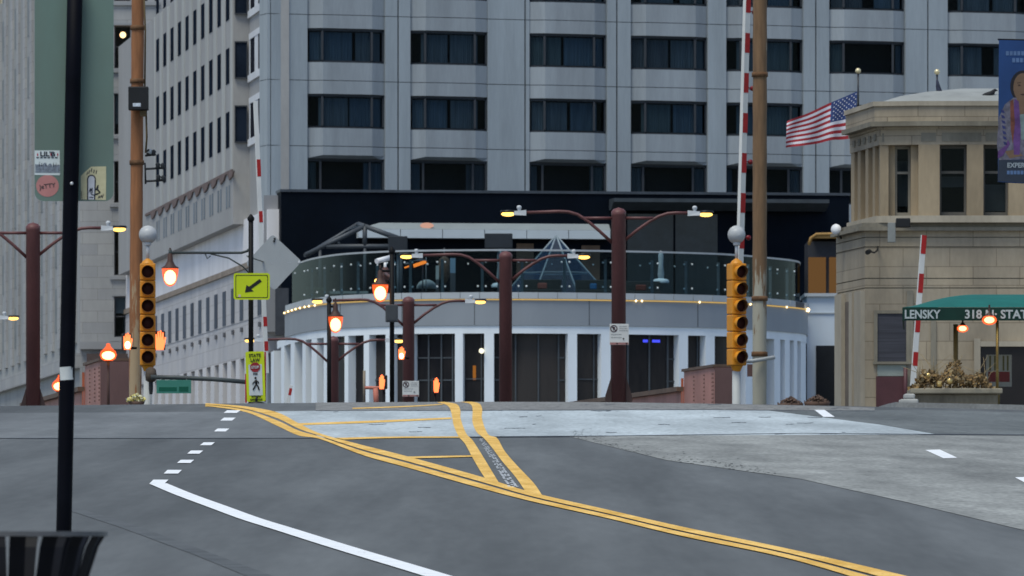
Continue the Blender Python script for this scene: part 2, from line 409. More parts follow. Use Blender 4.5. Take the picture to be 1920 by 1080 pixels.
for u, l in (([(560, 795), (700, 790), (846, 784)], [(566, 798.5), (700, 794), (846, 787)]), ([(630, 822.5), (740, 820.2), (868, 820)], [(645, 826), (740, 823), (868, 822.3)]),
             ([(758, 858), (885, 855.5)], [(768, 861.5), (887, 858.3)]), ([(661, 766), (760, 762.5), (830, 758.5)], [(661, 768), (760, 764.5), (830, 760)])):
    band(mby, u, l, .0125)
o = mby.build('yellow_hatching', yellow); o['kind'] = 'structure'
# worn rumble strip between the two wavy lines
mbr = MB()
for i in range(56):
    t = i/55; cx = 902+(962-902)*t**1.05; cy = 824+(914-824)*t
    for k in range(3):
        if random.random() < .25: continue
        x = cx+(k-1)*4.2*(.6+t)+random.uniform(-1, 1); ww = 1.3+1.2*t
        hx, hd = ground_hit(x, cy); wx = ww*hd/F
        mbr.add([(hx-wx, hd-.12, gz(hx, hd-.12)+.012), (hx+wx, hd-.12, gz(hx, hd-.12)+.012), (hx+wx, hd+.12, gz(hx, hd+.12)+.012), (hx-wx, hd+.12, gz(hx, hd+.12)+.012)], [(0, 1, 2, 3)])
o = mbr.build('worn_paint_flecks', M('worn_white', (.5, .52, .54), .8, .2)); o['kind'] = 'structure'
# raised pavements: near one (under the bin and the pole) and the one outside the bridge house
def pavement(name, x0, x1, d0, d1, h):
    mb = MB(); n = int(d1-d0); m_ = int((x1-x0)/.8)+1
    xs_ = [x0+(x1-x0)*i/m_ for i in range(m_+1)]
    top = [(x, d0+j, gz(x, d0+j)+h) for j in range(n+1) for x in xs_]; nx = m_+1
    mb.add(top, [(j*nx+i, j*nx+i+1, (j+1)*nx+i+1, (j+1)*nx+i) for j in range(n) for i in range(m_)])
    for xx in (x0, x1):
        mb.add([(xx, d0+j, gz(xx, d0+j)+h) for j in range(n+1)]+[(xx, d0+j, gz(xx, d0+j)-.05) for j in range(n+1)], [(j, j+1, n+1+j+1, n+1+j) for j in range(n)])
    for dd in (d0, d0+n):
        mb.add([(x, dd, gz(x, dd)+h) for x in xs_]+[(x, dd, gz(x, dd)-.05) for x in xs_], [(i, i+1, nx+i+1, nx+i) for i in range(m_)])
    o = mb.build(name, M('pavement_concrete', (.27, .27, .26), .9, .15, 1.5, fine=.12)); o['kind'] = 'structure'
pavement('near_pavement', -9, -.9, 14, 45, .12)
pavement('bridge_house_pavement', 7.35, 26, 143, 176, .13)
# ---------------------------------------------------------------- hotel tower across the river
precast = M('precast_concrete', (.325, .365, .395), .85, .10, 1.1, (1, 1, .10), fine=.04, big=.06, bigscale=.12)
precast_bay = M('precast_bay', (.30, .33, .355), .85, .11, 1.3, (1, 1, .12), fine=.04, big=.06, bigscale=.15)
joint_m = M('joint_dark', (.09, .10, .11), .9)
dark_frame = M('dark_window_frame', (.035, .04, .048), .5, .1)
room_dark = M('dark_room', (.012, .014, .018), .9)  # near-black: the dark of unlit rooms put into the colour
glass = MG('window_glass', (.50, .58, .66), 1.3, refl=.25)
curt = [M('curtain_slate', (.095, .125, .14), .9, .2, 1.2, (6, 6, .4)), M('curtain_blue', (.075, .115, .145), .9, .2, 1.2, (6, 6, .4)), M('curtain_grey', (.075, .09, .10), .9, .2, 1.2, (6, 6, .4)), M('curtain_teal', (.085, .12, .125), .9, .2, 1.2, (6, 6, .4))]
H = Fr((WX(500, 330), 330), (1, .34), (0, -1))
tower = thing('hotel_tower', 'tall grey concrete hotel tower with dark bay windows behind the round terrace', 'building', (0, 332, 1.45))
bays = [(575, 721), (768, 914), (992, 1137), (1181, 1326), (1360, 1505), (1553, 1696), (1775, 1925)]
zr = lambda py: WZ(py, 331.1)
dz = 123*331.1/F
rows = [(zr(54-123*k), zr(118-123*k)) for k in (1, 0, -1)]     # (top, bottom)
top_z = rows[0][0]+.9; low_top, low_bot = zr(297.5), zr(368); base_z = 1.4
mb_wall, mb_bay, mb_joint = MB(), MB(), MB()
edges = [500]+[p for b in bays for p in b]+[1990]
cols = [(edges[i], edges[i+1]) for i in range(0, len(edges), 2)]
zj = [zr(152-123*k) for k in (1, 0, -1)]                        # floor joints
segs = [base_z]+sorted(zj)+[top_z]
split = {1: 745, 2: 984, 3: 1155, 5: 1528, 6: 1738}
for i, (p0, p1) in enumerate(cols):
    a0, a1 = H.at(p0), H.at(p1)
    parts = [(a0, a1)]
    if i in split: s_ = H.at(split[i]); parts = [(a0, s_-.035), (s_+.035, a1)]
    if i == 0: parts = [(a0, H.at(506)-.02), (H.at(506)+.02, a1)]
    for k in range(len(segs)-1):
        for b0, b1 in parts:
            H.box(mb_wall, b0, b1, -1.1, .12 if i not in (2,) or b1 < a1-.3 else .05, segs[k]+.015, segs[k+1]-.015)
    H.box(mb_joint, a0+.02, a1-.02, -1.05, .06 if i != 2 else -.02, base_z, top_z-.1)
H.box(mb_joint, H.at(500)+.3, H.at(1990)-.3, -1.5, -1.12, base_z, top_z-.05)
oB, wB = .29, .66
def bay_poly(a0, a1, ins=0.0, back=-1.1):
    return [(a0, 0-ins), (a0+wB, oB-ins), (a1-wB, oB-ins), (a1, 0-ins), (a1, back), (a0, back)]
wins = []; mb_dark = MB()
for bi, (p0, p1) in enumerate(bays):
    a0, a1 = H.at(p0), H.at(p1)
    zs = [(top_z, rows[0][0])]+[(rows[i][1], rows[i+1][0]) for i in range(2)]+[(rows[2][1], low_top+.14)]
    for zt, zb in zs:
        j = [z for z in zj if zb+.1 < z < zt-.1]
        cuts = [zb]+j+[zt]
        for k in range(len(cuts)-1):
            H.poly(mb_bay, bay_poly(a0+.003, a1-.003), cuts[k]+(.015 if k else 0), cuts[k+1]-(.015 if k < len(cuts)-2 else 0))
        for z in j: H.poly(mb_joint, bay_poly(a0+.02, a1-.02, .03, -1.0), z-.02, z+.02)
    # tapered soffit under the lowest bay and its flush window
    zz0, zz1 = low_top, low_top+.14
    lo = [H.P(a, o, zz0) for a, o in ((a0+.003, 0), (a0+.25, .02), (a1-.25, .02), (a1-.003, 0), (a1-.003, -1.1), (a0+.003, -1.1))]
    hi = [H.P(a, o, zz1) for a, o in bay_poly(a0+.003, a1-.003)]
    mb_bay.add(lo+hi, [(0, 1, 2, 3, 4, 5), (11, 10, 9, 8, 7, 6)]+[(i, (i+1) % 6, 6+(i+1) % 6, 6+i) for i in range(6)])
    H.box(mb_bay, a0+.003, a1-.003, -1.1, .0, low_bot-3, low_bot)
    H.box(mb_dark, a1-.05, a1-.004, -1.09, -.16, low_bot, top_z-1); H.box(mb_dark, a0+.004, a0+.05, -1.09, -.16, low_bot, top_z-1); H.box(mb_dark, a0+.06, a1-.06, -1.09, -1.05, low_bot, top_z-1)  # dark panels added inside each bay so the rooms look unlit
    for ri, (zt, zb) in enumerate(rows+[(low_top, low_bot)]):
        wins.append((bi, ri, a0, a1, zt, zb))
mb_wall.build('wall', precast, tower); mb_bay.build('bay_panel', precast_bay, tower); mb_joint.build('joint_backing', joint_m, tower); mb_dark.build('room_shade_lining', room_dark, tower)
H.box(MB(), 0, 1, 0, 1, 0, 1)
for bi, ri, a0, a1, zt, zb in wins:
    low = ri == 3; o_ = 0.0 if low else oB; d_ = .09
    pl = [(a0+.01, -d_), (a0+wB, o_-d_), (a1-wB, o_-d_), (a1-.01, -d_)]
    f = MB()
    for (A, B_) in zip(pl[:-1], pl[1:]):
        pa, pb = H.P2(*A), H.P2(*B_); n2 = Vector((-(pb-pa).y, (pb-pa).x)).normalized()*.05
        for z0, z1 in ((zb, zb+.10), (zt-.13, zt)): f.prism([pa, pb, pb+n2, pa+n2], z0, z1)
    for A in pl[1:3]:
        p = H.P2(*A); f.box(p.x-.05, p.x+.05, p.y-.06, p.y+.06, zb+.1, zt-.13)
    for A, s_ in ((pl[0], 1), (pl[3], -1)):
        p = H.P2(A[0]+s_*.04, A[1]); f.box(p.x-.04, p.x+.04, p.y-.05, p.y+.05, zb+.1, zt-.13)
    fr = f.build('window', dark_frame, tower)
    g = MB()
    for A, B_ in zip(pl[:-1], pl[1:]):
        g.add([H.P(A[0], A[1], zb+.05), H.P(B_[0], B_[1], zb+.05), H.P(B_[0], B_[1], zt-.08), H.P(A[0], A[1], zt-.08)], [(0, 1, 2, 3)])
    g.build('pane', glass, fr)
    rnd = random.Random(bi*31+ri*7)
    # curtains drawn along the bay, with a gap of their own width
    def curtain(t0, t1, slack):
        c = MB(); n = 46; vs = []
        def along(t):
            L = [0, .2, .8, 1]
            for q in range(3):
                if t <= L[q+1] or q == 2:
                    u = (t-L[q])/(L[q+1]-L[q]); A, B_ = pl[q], pl[q+1]
                    return (A[0]+(B_[0]-A[0])*u, A[1]+(B_[1]-A[1])*u-.14)
        for i in range(n+1):
            t = t0+(t1-t0)*i/n; a_, o2 = along(t); wv = .03*math.sin(i*1.9+rnd.random()*1.2)
            a_b = a_+slack*(i/n if t1 > .5 else 1-i/n)*0
            vs += [H.P(a_, o2+wv, zb+.02), H.P(a_b, o2+wv*.6, zt-.16-rnd.random()*.01)]
        c.add(vs, [(2*i, 2*i+2, 2*i+3, 2*i+1) for i in range(n)], True)
        c.build('curtain', curt[rnd.choice([0, 0, 1, 2, 3])], fr)
    gap = rnd.choice([.02, .03, .04, .08, .14, .03]); cx = rnd.uniform(.42, .6)
    if low:
        if rnd.random() < .8: curtain(.02, rnd.uniform(.12, .22), 0)
        curtain(rnd.uniform(.72, .85), .98, 0)
    elif (bi, ri) == (5, 1): curtain(.03, .2, 0); curtain(.86, .97, 0)
    else:
        l0 = rnd.choice([.03, .05, .16]); curtain(l0, cx-gap/2, .04); curtain(cx+gap/2, rnd.choice([.97, .86, .95]), .04)
# side of the tower along the street
S = Fr((WX(500, 330), 330), (-.137, 1), (-1, 0))
side = MB(); jside = MB()
S.box(side, -.0, 8.2, -1.0, 0, base_z, top_z); 
RFd = 337.5; xr0, xr1 = WX(468, RFd), WX(437, RFd)
S1 = Fr((xr1, RFd), (-.137, 1), (-1, 0))
zband = WZ(421, 338)
S1.box(side, 0, 62, -2.0, 0, zband, top_z)
# white framed slit windows at the corner
wf = M('white_stone_surround', (.62, .63, .65), .8, .08, 1)
for k in (2, 1, 0, -1):
    zt, zb = WZ(63, 333)+2.9*k, WZ(130, 333)+2.9*k
    f = MB(); a0, a1, a2, a3 = S.at(492.5), S.at(485), S.at(478.5), S.at(470.5)
    for q0, q1 in ((a0-.55, a0), (a1, a2), (a3, a3+.5)): S.box(f, q0, q1, 0, .03, zb, zt)
    S.box(f, a0-.55, a3+.5, 0, .05, zt, zt+.28); S.box(f, a0-.75, a3+.7, 0, .09, zb-.32, zb)
    o = f.build('window', wf, tower)
    g = MB()
    for q0, q1 in ((a0, a1), (a2, a3)): S.box(g, q0, q1, .004, .02, zb, zt)
    g.build('pane', M('dark_glass_pane', (.02, .022, .03), .8, .1, spec=0), o)
side.build('side_wall', M('tan_grey_precast', (.335, .33, .325), .85, .07, .4, (1, 1, .4), fine=.04, big=.05), tower)
pane_d = M('deep_glass_pane', (.012, .018, .03), .8, .3, .7, spec=0)
# windows on the face turned to us and the slits further along the street
for k in (2, 1, 0, -1):
    zt, zb = WZ(80, RFd)+2.9*k, WZ(145, RFd)+2.9*k
    g = MB(); g.box(WX(441, RFd), WX(463, RFd), RFd-.03, RFd-.008, zb, zt)
    fr = MB()
    for x0, x1, z0, z1 in ((440, 441.8, zb-.06, zt+.06), (462.4, 464, zb-.06, zt+.06)): fr.box(WX(x0, RFd), WX(x1, RFd), RFd-.09, RFd-.005, z0, z1)
    fr.box(WX(441.8, RFd), WX(462.4, RFd), RFd-.09, RFd-.005, zt, zt+.06); fr.box(WX(441.8, RFd), WX(462.4, RFd), RFd-.12, RFd-.005, zb-.06, zb)
    o = fr.build('window', dark_frame, tower); g.build('pane', pane_d, o)
a_0 = S1.at(428); pier = MB()
for j in range(10):
    a = a_0+3.99*j
    for k in (2, 1, 0, -1):
        zt = 24.63+2.9*k; zb = 23.02+2.9*k
        g = MB(); S1.box(g, a-.55, a+.95, .006, .02, zb, zt); g.build('window', pane_d, tower)
    for q in (-1.55, 1.75): S1.box(pier, a+q-.3, a+q+.3, .0, .03, zband+2.2, top_z)
S1.box(pier, 0, .6, .0, .05, zband+2.2, top_z)
# long tall panes under the brown corbels
strk = MB()
for j in range(10):
    a = a_0+3.99*j
    for q in (-.9, .3): S1.box(strk, a+q, a+q+.62, .006, .02, WZ(386, 338), WZ(345, 338))
build_each(strk, 'tall_pane', M('hazy_pane', (.20, .23, .26), .9, .2, .8, (1, 1, .2), spec=0), tower)
build_each(pier, 'pilaster', M('pale_pilaster', (.42, .425, .41), .85, .1, .5, (1, 1, .3)), tower)
corb = MB(); zc1, zc0 = WZ(318, 338), WZ(330, 338)
S1.box(corb, 0, 45, 0, .07, zc1-.12, zc1)
for j in range(11):
    a = -.9+3.99*j
    pts = [S1.P(a, .07, zc1-.12), S1.P(a+2.9, .07, zc1-.12), S1.P(a+2.2, .07, zc0-.15), S1.P(a+.7, .07, zc0-.05)]
    corb.slab(pts, tuple(-.068*c for c in (S1.n.x, S1.n.y, 0)))
build_each(corb, 'corbel', M('brown_corbel', (.15, .105, .095), .8, .2, 1.5), tower)

# ---------------------------------------------------------------- long low street wing
L = Fr((WX(540, 324)-.55, 324), (-.137, 1), (-1, 0))
wing = thing('street_wing', 'pale stone wing with a slanting row of slit windows left of the arrow sign', 'building', (0, 350, 1.45))
zL = lambda py: WZ(py, 342.4)
wl = MB(); L.box(wl, 3.2, 92, -1.0, 0, zL(503), zL(421)); wl.build('upper_wall', M('pinkish_white_wall', (.76, .74, .75), .85, .08, .6, (1, 1, .3), big=.06), wing)
wl = MB(); L.box(wl, 4.4, 92, -1.0, -.0, 12.16, zL(503)-.25); L.box(wl, 4.4, 92, -1.0, -.02, 10.49, 12.155); wl.build('lower_wall', M('grey_stone_wall', (.50, .485, .49), .85, .08, .6, (1, 1, .3), big=.06, blocks=(2.0, .7)), wing)
wl = MB(); L.box(wl, 4.4, 92, -1.0, .10, zL(503)-.25, zL(503)-.002); wl.build('ledge', M('tan_ledge', (.28, .225, .18), .8, .2, 1), wing)
b0 = L.at(453); dots = MB()
for j in range(14):
    a = b0+4.0*(j-2)
    g = MB(); L.box(g, a-.8, a+.75, .006, .02, zL(606), zL(541)); g.build('window', M('grey_slit_pane', (.10, .115, .14), .9, .3, .5, (1, 1, .3), spec=0), wing)
    L.box(dots, a-.5, a+.3, 0, .05, zL(627), zL(619))
build_each(dots, 'stone_stud', M('dark_stud', (.10, .10, .11), .8), wing)
fc = MB(); x0, x1 = WX(497, 327.6), WX(527, 327.6)
fc.box(x0-.06, x1+.03, 327.6, 330.6, zL(640), WZ(366, 327.6)); fc.build('end_wall', M('grey_end_wall', (.25, .255, .27), .85, .08, .5, (1, 1, .3)), wing)
rc = MB(); rc.box(WX(516, 324.5), WX(541, 324.5), 324.5, 325.2, zL(650), WZ(540, 324.5)); rc.build('recess_shade_block', M('recess_shade', (.05, .055, .065), .8), wing)  # solid dark block, the shade of a recess put into its colour
gl = MB(); L.box(gl, 9.6, 92, -.9, -.28, 1.4, 10.48); gl.build('ground_glazing', M('ground_glass', (.03, .03, .04), .9, .3, .4, (1, 1, .2), spec=0), wing)
pr = MB()
for j in range(20):
    a = b0+4.0*(j-2); L.box(pr, a+.9, a+2.75, -.5, -.004, 1.4, 10.488)
build_each(pr, 'pier', M('stone_pier', (.62, .60, .60), .85, .08, .8, (1, 1, .2)), wing)

# ---------------------------------------------------------------- round podium with roof terrace
def catmull(P, n=10):
    out = []; Q = [P[0]]+P+[P[-1]]
    for i in range(1, len(Q)-2):
        p0, p1, p2, p3 = map(Vector, Q[i-1:i+3])
        for k in range(n):
            t = k/n; out.append(.5*(2*p1+(p2-p0)*t+(2*p0-5*p1+4*p2-p3)*t*t+(-p0+3*p1-3*p2+p3)*t**3))
    return out+[Vector(P[-1])]
ctrl = [(-11.1, 334), (-10.5, 327), (-9.75, 318.5), (-8.7, 310.2), (-7.5, 305.2), (-6.2, 302.7), (-4.5, 301), (-2.2, 300.2), (0, 300), (2.2, 300.4), (4.5, 301.3), (6.6, 302.4), (8.9, 304.4), (10.7, 307.8), (12.22, 312.2), (12.5, 319), (12.8, 326)]
POD = catmull(ctrl, 8)
def pod_normals():
    N = []
    for i, p in enumerate(POD):
        t = POD[min(i+1, len(POD)-1)]-POD[max(i-1, 0)]; N.append(Vector((t.y, -t.x)).normalized())
    return N
PN = pod_normals()
def pod_at(px):
    k = (px-960)/F
    for i in range(len(POD)-1):
        f0 = POD[i].x-k*POD[i].y; f1 = POD[i+1].x-k*POD[i+1].y
        if f0 <= 0 <= f1:
            u = -f0/(f1-f0) if f1 != f0 else 0
            p = POD[i].lerp(POD[i+1], u); return p, PN[i].lerp(PN[i+1], u).normalized(), i+u
    return POD[-1], PN[-1], len(POD)-1
def pod_i(t): i = min(int(t), len(POD)-2); u = t-i; return POD[i].lerp(POD[i+1], u), PN[i].lerp(PN[i+1], u).normalized()
def ribbon(mb, o0, o1, z0, z1, t0=0, t1=None):
    t1 = len(POD)-1 if t1 is None else t1
    ts = [t0]+[i for i in range(len(POD)) if t0+.01 < i < t1-.01]+[t1]; vs = []
    for t in ts:
        p, n = pod_i(t); a, b = p+n*o0, p+n*o1
        vs += [(a.x, a.y, z0), (b.x, b.y, z0), (b.x, b.y, z1), (a.x, a.y, z1)]
    m_ = len(ts); fs = []
    for i in range(m_-1):
        for q in range(4): fs.append((4*i+q, 4*i+(q+1) % 4, 4*i+4+(q+1) % 4, 4*i+4+q))
    mb.add(vs, fs+[(0, 1, 2, 3), tuple(4*(m_-1)+q for q in (3, 2, 1, 0))])
def pod_box(mb, px0, px1, o0, o1, z0, z1):
    (p0, n0, _), (p1, n1, _) = pod_at(px0), pod_at(px1)
    mb.prism([p0+n0*o0, p1+n1*o0, p1+n1*o1, p0+n0*o1], z0, z1)
pod = thing('terrace_building', 'curved white terrace building with tall dark windows and a glass balustrade along its roof', 'building', (1, 310, 1.45))
zP = lambda py: WZ(py, 300)
whiteM = M('white_stone_frame', (.78, .83, .87), .75, .05, .8, (1, 1, .4), big=.05)
TL = pod_at(536)[2]
mb = MB(); ribbon(mb, -.6, .0, zP(625), zP(610), 12)
piers = [(508, 513.5), (527, 533), (545, 552), (567, 573), (584, 594), (607, 613), (646, 653), (682, 692), (723, 735), (757, 776), (853, 868), (908, 926), (1065, 1082), (1127, 1145), (1273, 1290), (1323, 1340), (1398, 1412), (1452, 1463), (1472, 1481), (1489, 1495), (1502, 1511)]
for a, b in piers: pod_box(mb, a, b, -.45, -.0, 1.4, zP(625)+.005)
mb.build('window_surround', whiteM, pod)
mb = MB(); ribbon(mb, -.6, .05, zP(610)+.002, zP(562), TL); mb.build('fascia', M('grey_fascia', (.27, .295, .325), .6, .05, .4, (1, 1, .4), big=.05), pod)
mb = MB()
for px in (640, 755, 890, 1104, 1307, 1420):
    p, n, t = pod_at(px); pod_box(mb, px-.7, px+.7, .04, .056, zP(609), zP(563))
build_each(mb, 'fascia_joint', joint_m, pod)
mb = MB(); cop = list(range(540, 1512, 36)); 
for a in cop: pod_box(mb, a+.5, min(a+35.5, 1512), -.7, .13, zP(560), zP(548))
build_each(mb, 'coping_stone', M('pale_coping', (.43, .46, .48), .6, .08, .5), pod)
mb = MB(); ribbon(mb, -.6, .0, zP(562)+.002, zP(548.5), TL); mb.build('coping_backing', joint_m, pod)
# light strip under the coping
mb = MB(); ribbon(mb, .055, .10, zP(562.6), zP(560.6), TL); ls = mb.build('light_strip', ME('warm_strip', (1.0, .66, .22), .42), pod)
mb = MB()
for px in (539, 546, 553, 560, 568, 577, 585, 596, 1190, 1201, 1308, 1402, 1470, 1509):
    p, n, t = pod_at(px); q = p+n*.13; mb.sphere((q.x, q.y, zP(562)), (.042 if px < 1500 else .09), 8)
build_each(mb, 'strip_bulb', ME('warm_bulb', (1.0, .74, .40), 2.6), ls)
# ground glazing
mb = MB(); ribbon(mb, -.40, -.36, 1.4, zP(624), 6); mb.build('glazing', M('ground_floor_glass', (.014, .015, .022), .3, .5, .35, (1, 1, .25), spec=.12, c2=(.05, .044, .042)), pod)
mb = MB()
for a, b in ((776, 853), (926, 1065), (1145, 1273)):
    for t in (.30, .62, .9): x = a+(b-a)*t; pod_box(mb, x-1.4, x+1.4, -.355, -.30, 1.4, zP(626))
    for py in (670, 712): pod_box(mb, a, b, -.355, -.312, zP(py+1.2), zP(py-1.2))
for a, b in ((692, 723), (868, 908), (1082, 1127), (1290, 1323), (1340, 1398)):
    pod_box(mb, a+(b-a)*.82-1, a+(b-a)*.82+1, -.355, -.30, 1.4, zP(626)); pod_box(mb, a, b, -.355, -.312, zP(711), zP(709))
mb.build('mullions', M('mullion_grey', (.07, .08, .09), .5), pod)
mb = MB()
for x0, x1 in ((1213, 1222), (1231, 1246)): pod_box(mb, x0, x1, -.355, -.34, zP(639), zP(634))
build_each(mb, 'blue_light', ME('blue_glow', (.06, .08, .9), .9), pod)
mb = MB(); pod_box(mb, 884, 890, -.355, -.34, zP(712), zP(685)); pod_box(mb, 640, 646, -.355, -.34, zP(690), zP(675)); mb.build('lit_interior', ME('warm_interior', (.8, .30, .06), .25), pod)
mb = MB(); p, n, t = pod_at(903); mb.sphere((p.x, p.y-.1, zP(658)), .11, 10); mb.build('interior_lamp', ME('pale_lamp', (1, .95, .7), 1.0), pod)
# terrace floor, balustrade
mb = MB(); fl = [(p+n*-.5) for p, n in zip(POD[12:], PN[12:])]; mb.prism([(q.x, q.y) for q in fl]+[(13, 333), (-10, 333)], zP(562)+.02, zP(556)); mb.build('terrace_floor', M('deck_floor', (.06, .065, .07), .8), pod)
bal_z0, bal_z1 = zP(552), zP(469)
mb = MB(); ribbon(mb, -.30, -.285, bal_z0, bal_z1-.02, 17); bal = mb.build('balustrade_glass', MG('balustrade_pane', (.60, .70, .74), 1.3, refl=.22), pod)
mb = MB(); ribbon(mb, -.33, -.255, bal_z1-.02, bal_z1+.05, 17); mb.build('top_rail', M('steel_rail', (.42, .44, .46), .45, .1, metal=.3), pod)
posts = [566, 590, 622, 655, 692, 725, 760, 824, 902, 981, 1064, 1143, 1232, 1298, 1362, 1420, 1462, 1494]
fit = MB(); pst = MB()
for px in posts:
    p, n, t = pod_at(px); q = p+n*-.42; pst.box(q.x-.055, q.x+.055, q.y-.05, q.y+.05, bal_z0-.2, zP(484))
    for dx in (-.16, .16):
        for py in (490, 536): q2 = p+n*-.27; fit.sphere((q2.x+dx, q2.y, zP(py)), .042, 8)
    for dx in (-.55,):
        q2 = p+n*-.27; fit.sphere((q2.x+dx, q2.y+abs(dx)*0, zP(494)), .038, 8)
build_each(pst, 'balustrade_post', M('post_grey', (.16, .175, .185), .5), pod)
build_each(fit, 'glass_clamp', M('pale_clamp', (.62, .66, .66), .4), pod)

# black set-back storey on the terrace
KB = Fr((WX(527, 326.4), 326.4), (1, .14), (0, -1))
blk = thing('black_pavilion', 'near black rooftop pavilion with a white canopy edge behind the glass balustrade', 'building', (2, 327, 12))
zK = lambda py: WZ(py, 327)
a_end = KB.at(1592)
blackM = M('black_cladding', (.0025, .005, .010), .6, .3, .3, spec=.06)
mb = MB(); KB.box(mb, 0, a_end, -1.7, 0, zP(560), zK(361)); mb.build('wall', blackM, blk)
mb = MB(); KB.box(mb, -.05, a_end+.05, -1.7, .06, zK(361)+.002, zK(356)); mb.build('parapet_cap', M('cap_metal', (.05, .06, .075), .5), blk)
a0, a1 = KB.at(668), KB.at(1140)
mb = MB()
for i in range(6):
    s0 = a0+(a1-a0)*i/6; s1 = a0+(a1-a0)*(i+1)/6; KB.box(mb, s0+.015, s1-.015, .002, .75, zK(447), zK(431))
pts = []
mb.build('canopy_edge', M('white_canopy', (.50, .55, .58), .6, .06, .5), blk)
mb = MB(); lo = [KB.P(a0, .75, zK(431)+.004), KB.P(a1, .75, zK(431)+.004), KB.P(a1, .002, zK(431)+.004), KB.P(a0, .002, zK(431)+.004)]
hi = [KB.P(a0+1.0, .25, zK(418)), KB.P(a1, .25, zK(418)), KB.P(a1, .002, zK(418)), KB.P(a0+1.0, .002, zK(418))]
mb.add(lo+hi, [(0, 1, 2, 3), (4, 5, 6, 7), (0, 1, 5, 4), (1, 2, 6, 5), (2, 3, 7, 6), (3, 0, 4, 7)]); mb.build('canopy_roof', M('canopy_grey', (.22, .25, .26), .6, .08, .5), blk)
ax = KB.at(797); mb = MB()
mb.lathe([(0.001, 0), (.28, 0), (.30, -.04), (.001, -.06)], (0, 0, 0), (0, 1, 0), 20)
for v in mb.v: q = KB.P(ax, .62, zK(423.5)); v.x = v.x*1.0+q.x; v.z = v.z*.42+q.z; v.y = v.y+q.y
mb.build('pink_oval', ME('dim_pink', (.75, .42, .32), .55), blk)  # small oval glowing dim pink on the canopy
mb = MB(); KB.box(mb, KB.at(1090), KB.at(1124), .002, .1, zP(552), zK(458)); KB.box(mb, KB.at(968), KB.at(1000), .002, .1, zP(552), zK(455)); build_each(mb, 'wood_panel', M('warm_wood', (.16, .10, .065), .6, .2, 1, (1, 1, .3)), blk)
# slanting canopy to the right
mb = MB(); q0, q1 = KB.at(1142), KB.at(1545)
sec = [(0.002, zK(371)), (1.3, zK(371)), (1.3, zK(378)), (.55, zK(392)), (.002, zK(392))]
vs = [KB.P(q0, o, z) for o, z in sec]+[KB.P(q1, o, z) for o, z in sec]
n_ = len(sec); mb.add(vs, [tuple(range(n_)), tuple(range(n_, 2*n_))[::-1]]+[(i, (i+1) % n_, n_+(i+1) % n_, n_+i) for i in range(n_)])
mb.build('side_canopy', M('dark_canopy', (.045, .055, .065), .5), blk)
mb = MB()
for px0, px1 in ((1176, 1262), (1266, 1345)): KB.box(mb, KB.at(px0), KB.at(px1), .002, .05, zP(552), zK(398))
build_each(mb, 'glazed_panel', M('smoked_glass', (.022, .03, .036), .25, .2, spec=.4), blk)

# white side building with warm windows, right of the podium
sb = thing('side_building', 'white rendered building with two orange lit windows, tucked left of the stone bridge house', 'building', (13.5, 322, 1.45))
d_ = 322.0
mb = MB(); mb.box(WX(1513, d_), WX(1640, d_), d_, d_+5, 1.4, WZ(556, d_)); mb.build('wall', M('blue_white_render', (.55, .61, .68), .7, .05, .5), sb)
mb = MB(); mb.box(WX(1508, d_), WX(1640, d_), d_-.15, d_+5, WZ(556, d_)+.002, WZ(550, d_)); mb.box(WX(1514, d_), WX(1640, d_), d_-.05, d_-.002, WZ(588, d_), WZ(586, d_)); build_each(mb, 'coping_stone', M('pale_coping', (.43, .46, .48)), sb)
mb = MB(); mb.box(WX(1530, d_), WX(1600, d_), d_-.05, d_-.004, 1.4, WZ(648, d_)); mb.build('dark_doorway', room_dark, sb)
mb = MB(); mb.box(WX(1515, d_), WX(1640, d_), d_+.3, d_+4, WZ(550, d_)+.004, WZ(452, d_)); mb.build('upper_room', M('dark_room_wall', (.03, .032, .04), .7), sb)
for x0, x1 in ((1516, 1549), (1555, 1600)):
    mb = MB()
    mb.box(WX(x0, d_), WX(x1, d_), d_+.2, d_+.296, WZ(554, d_), WZ(482, d_)); f = mb.build('lit_window', ME('amber_blind', (.42, .215, .08), .21), sb)
mb = MB(); mb.tube([(WX(1516, d_), d_-.3, WZ(460, d_)), (WX(1520, d_), d_-.3, WZ(447, d_)), (WX(1530, d_), d_-.3, WZ(440, d_)), (WX(1640, d_), d_-.3, WZ(438, d_))], .07)
mb.box(WX(1524, d_), WX(1640, d_), d_-.3, d_+4, WZ(447, d_), WZ(441, d_)); mb.build('awning_roof', M('ochre_roof', (.33, .19, .06), .7, .15), sb)

# ---------------------------------------------------------------- far buildings on the left
gs = thing('grey_stone_building', 'grey stone office block with two glowing lamps in a window behind the rusty mast', 'building', (-21, 402, 1.45))
D3 = 400.0; X3 = lambda px: WX(px, D3); Z3 = lambda py: WZ(py, D3)
stone3 = M('grey_limestone', (.355, .355, .355), .85, .10, .3, (1, 1, .35), fine=.04, big=.08, blocks=(1.6, .6))
stone3b = M('sill_limestone', (.30, .305, .315), .85, .10, .3, (1, 1, .35))  # slightly darker limestone for the sills
wins3 = [(-76, 2), (48, 128), (176, 252), (303, 380), (430, 516), (556, 632)]
mb = MB(); colsx = [(150, 214), (245, 266.5), (277, 290), (297.5, 330)]
for a, b in colsx: mb.box(X3(a), X3(b), D3, D3+1.5, 1.4, Z3(-150))
zc = [-150]+[v for w_ in wins3 for v in w_]+[760]
for (a, b) in ((214, 245), (266.5, 277), (290, 297.5)):
    prev = Z3(-150)
    for t, bo in wins3: mb.box(X3(a)+.002, X3(b)-.002, D3+.01, D3+1.5, Z3(t), prev); prev = Z3(bo)
    mb.box(X3(a)+.002, X3(b)-.002, D3+.01, D3+1.5, 1.4, prev)
mb.build('wall', stone3, gs)
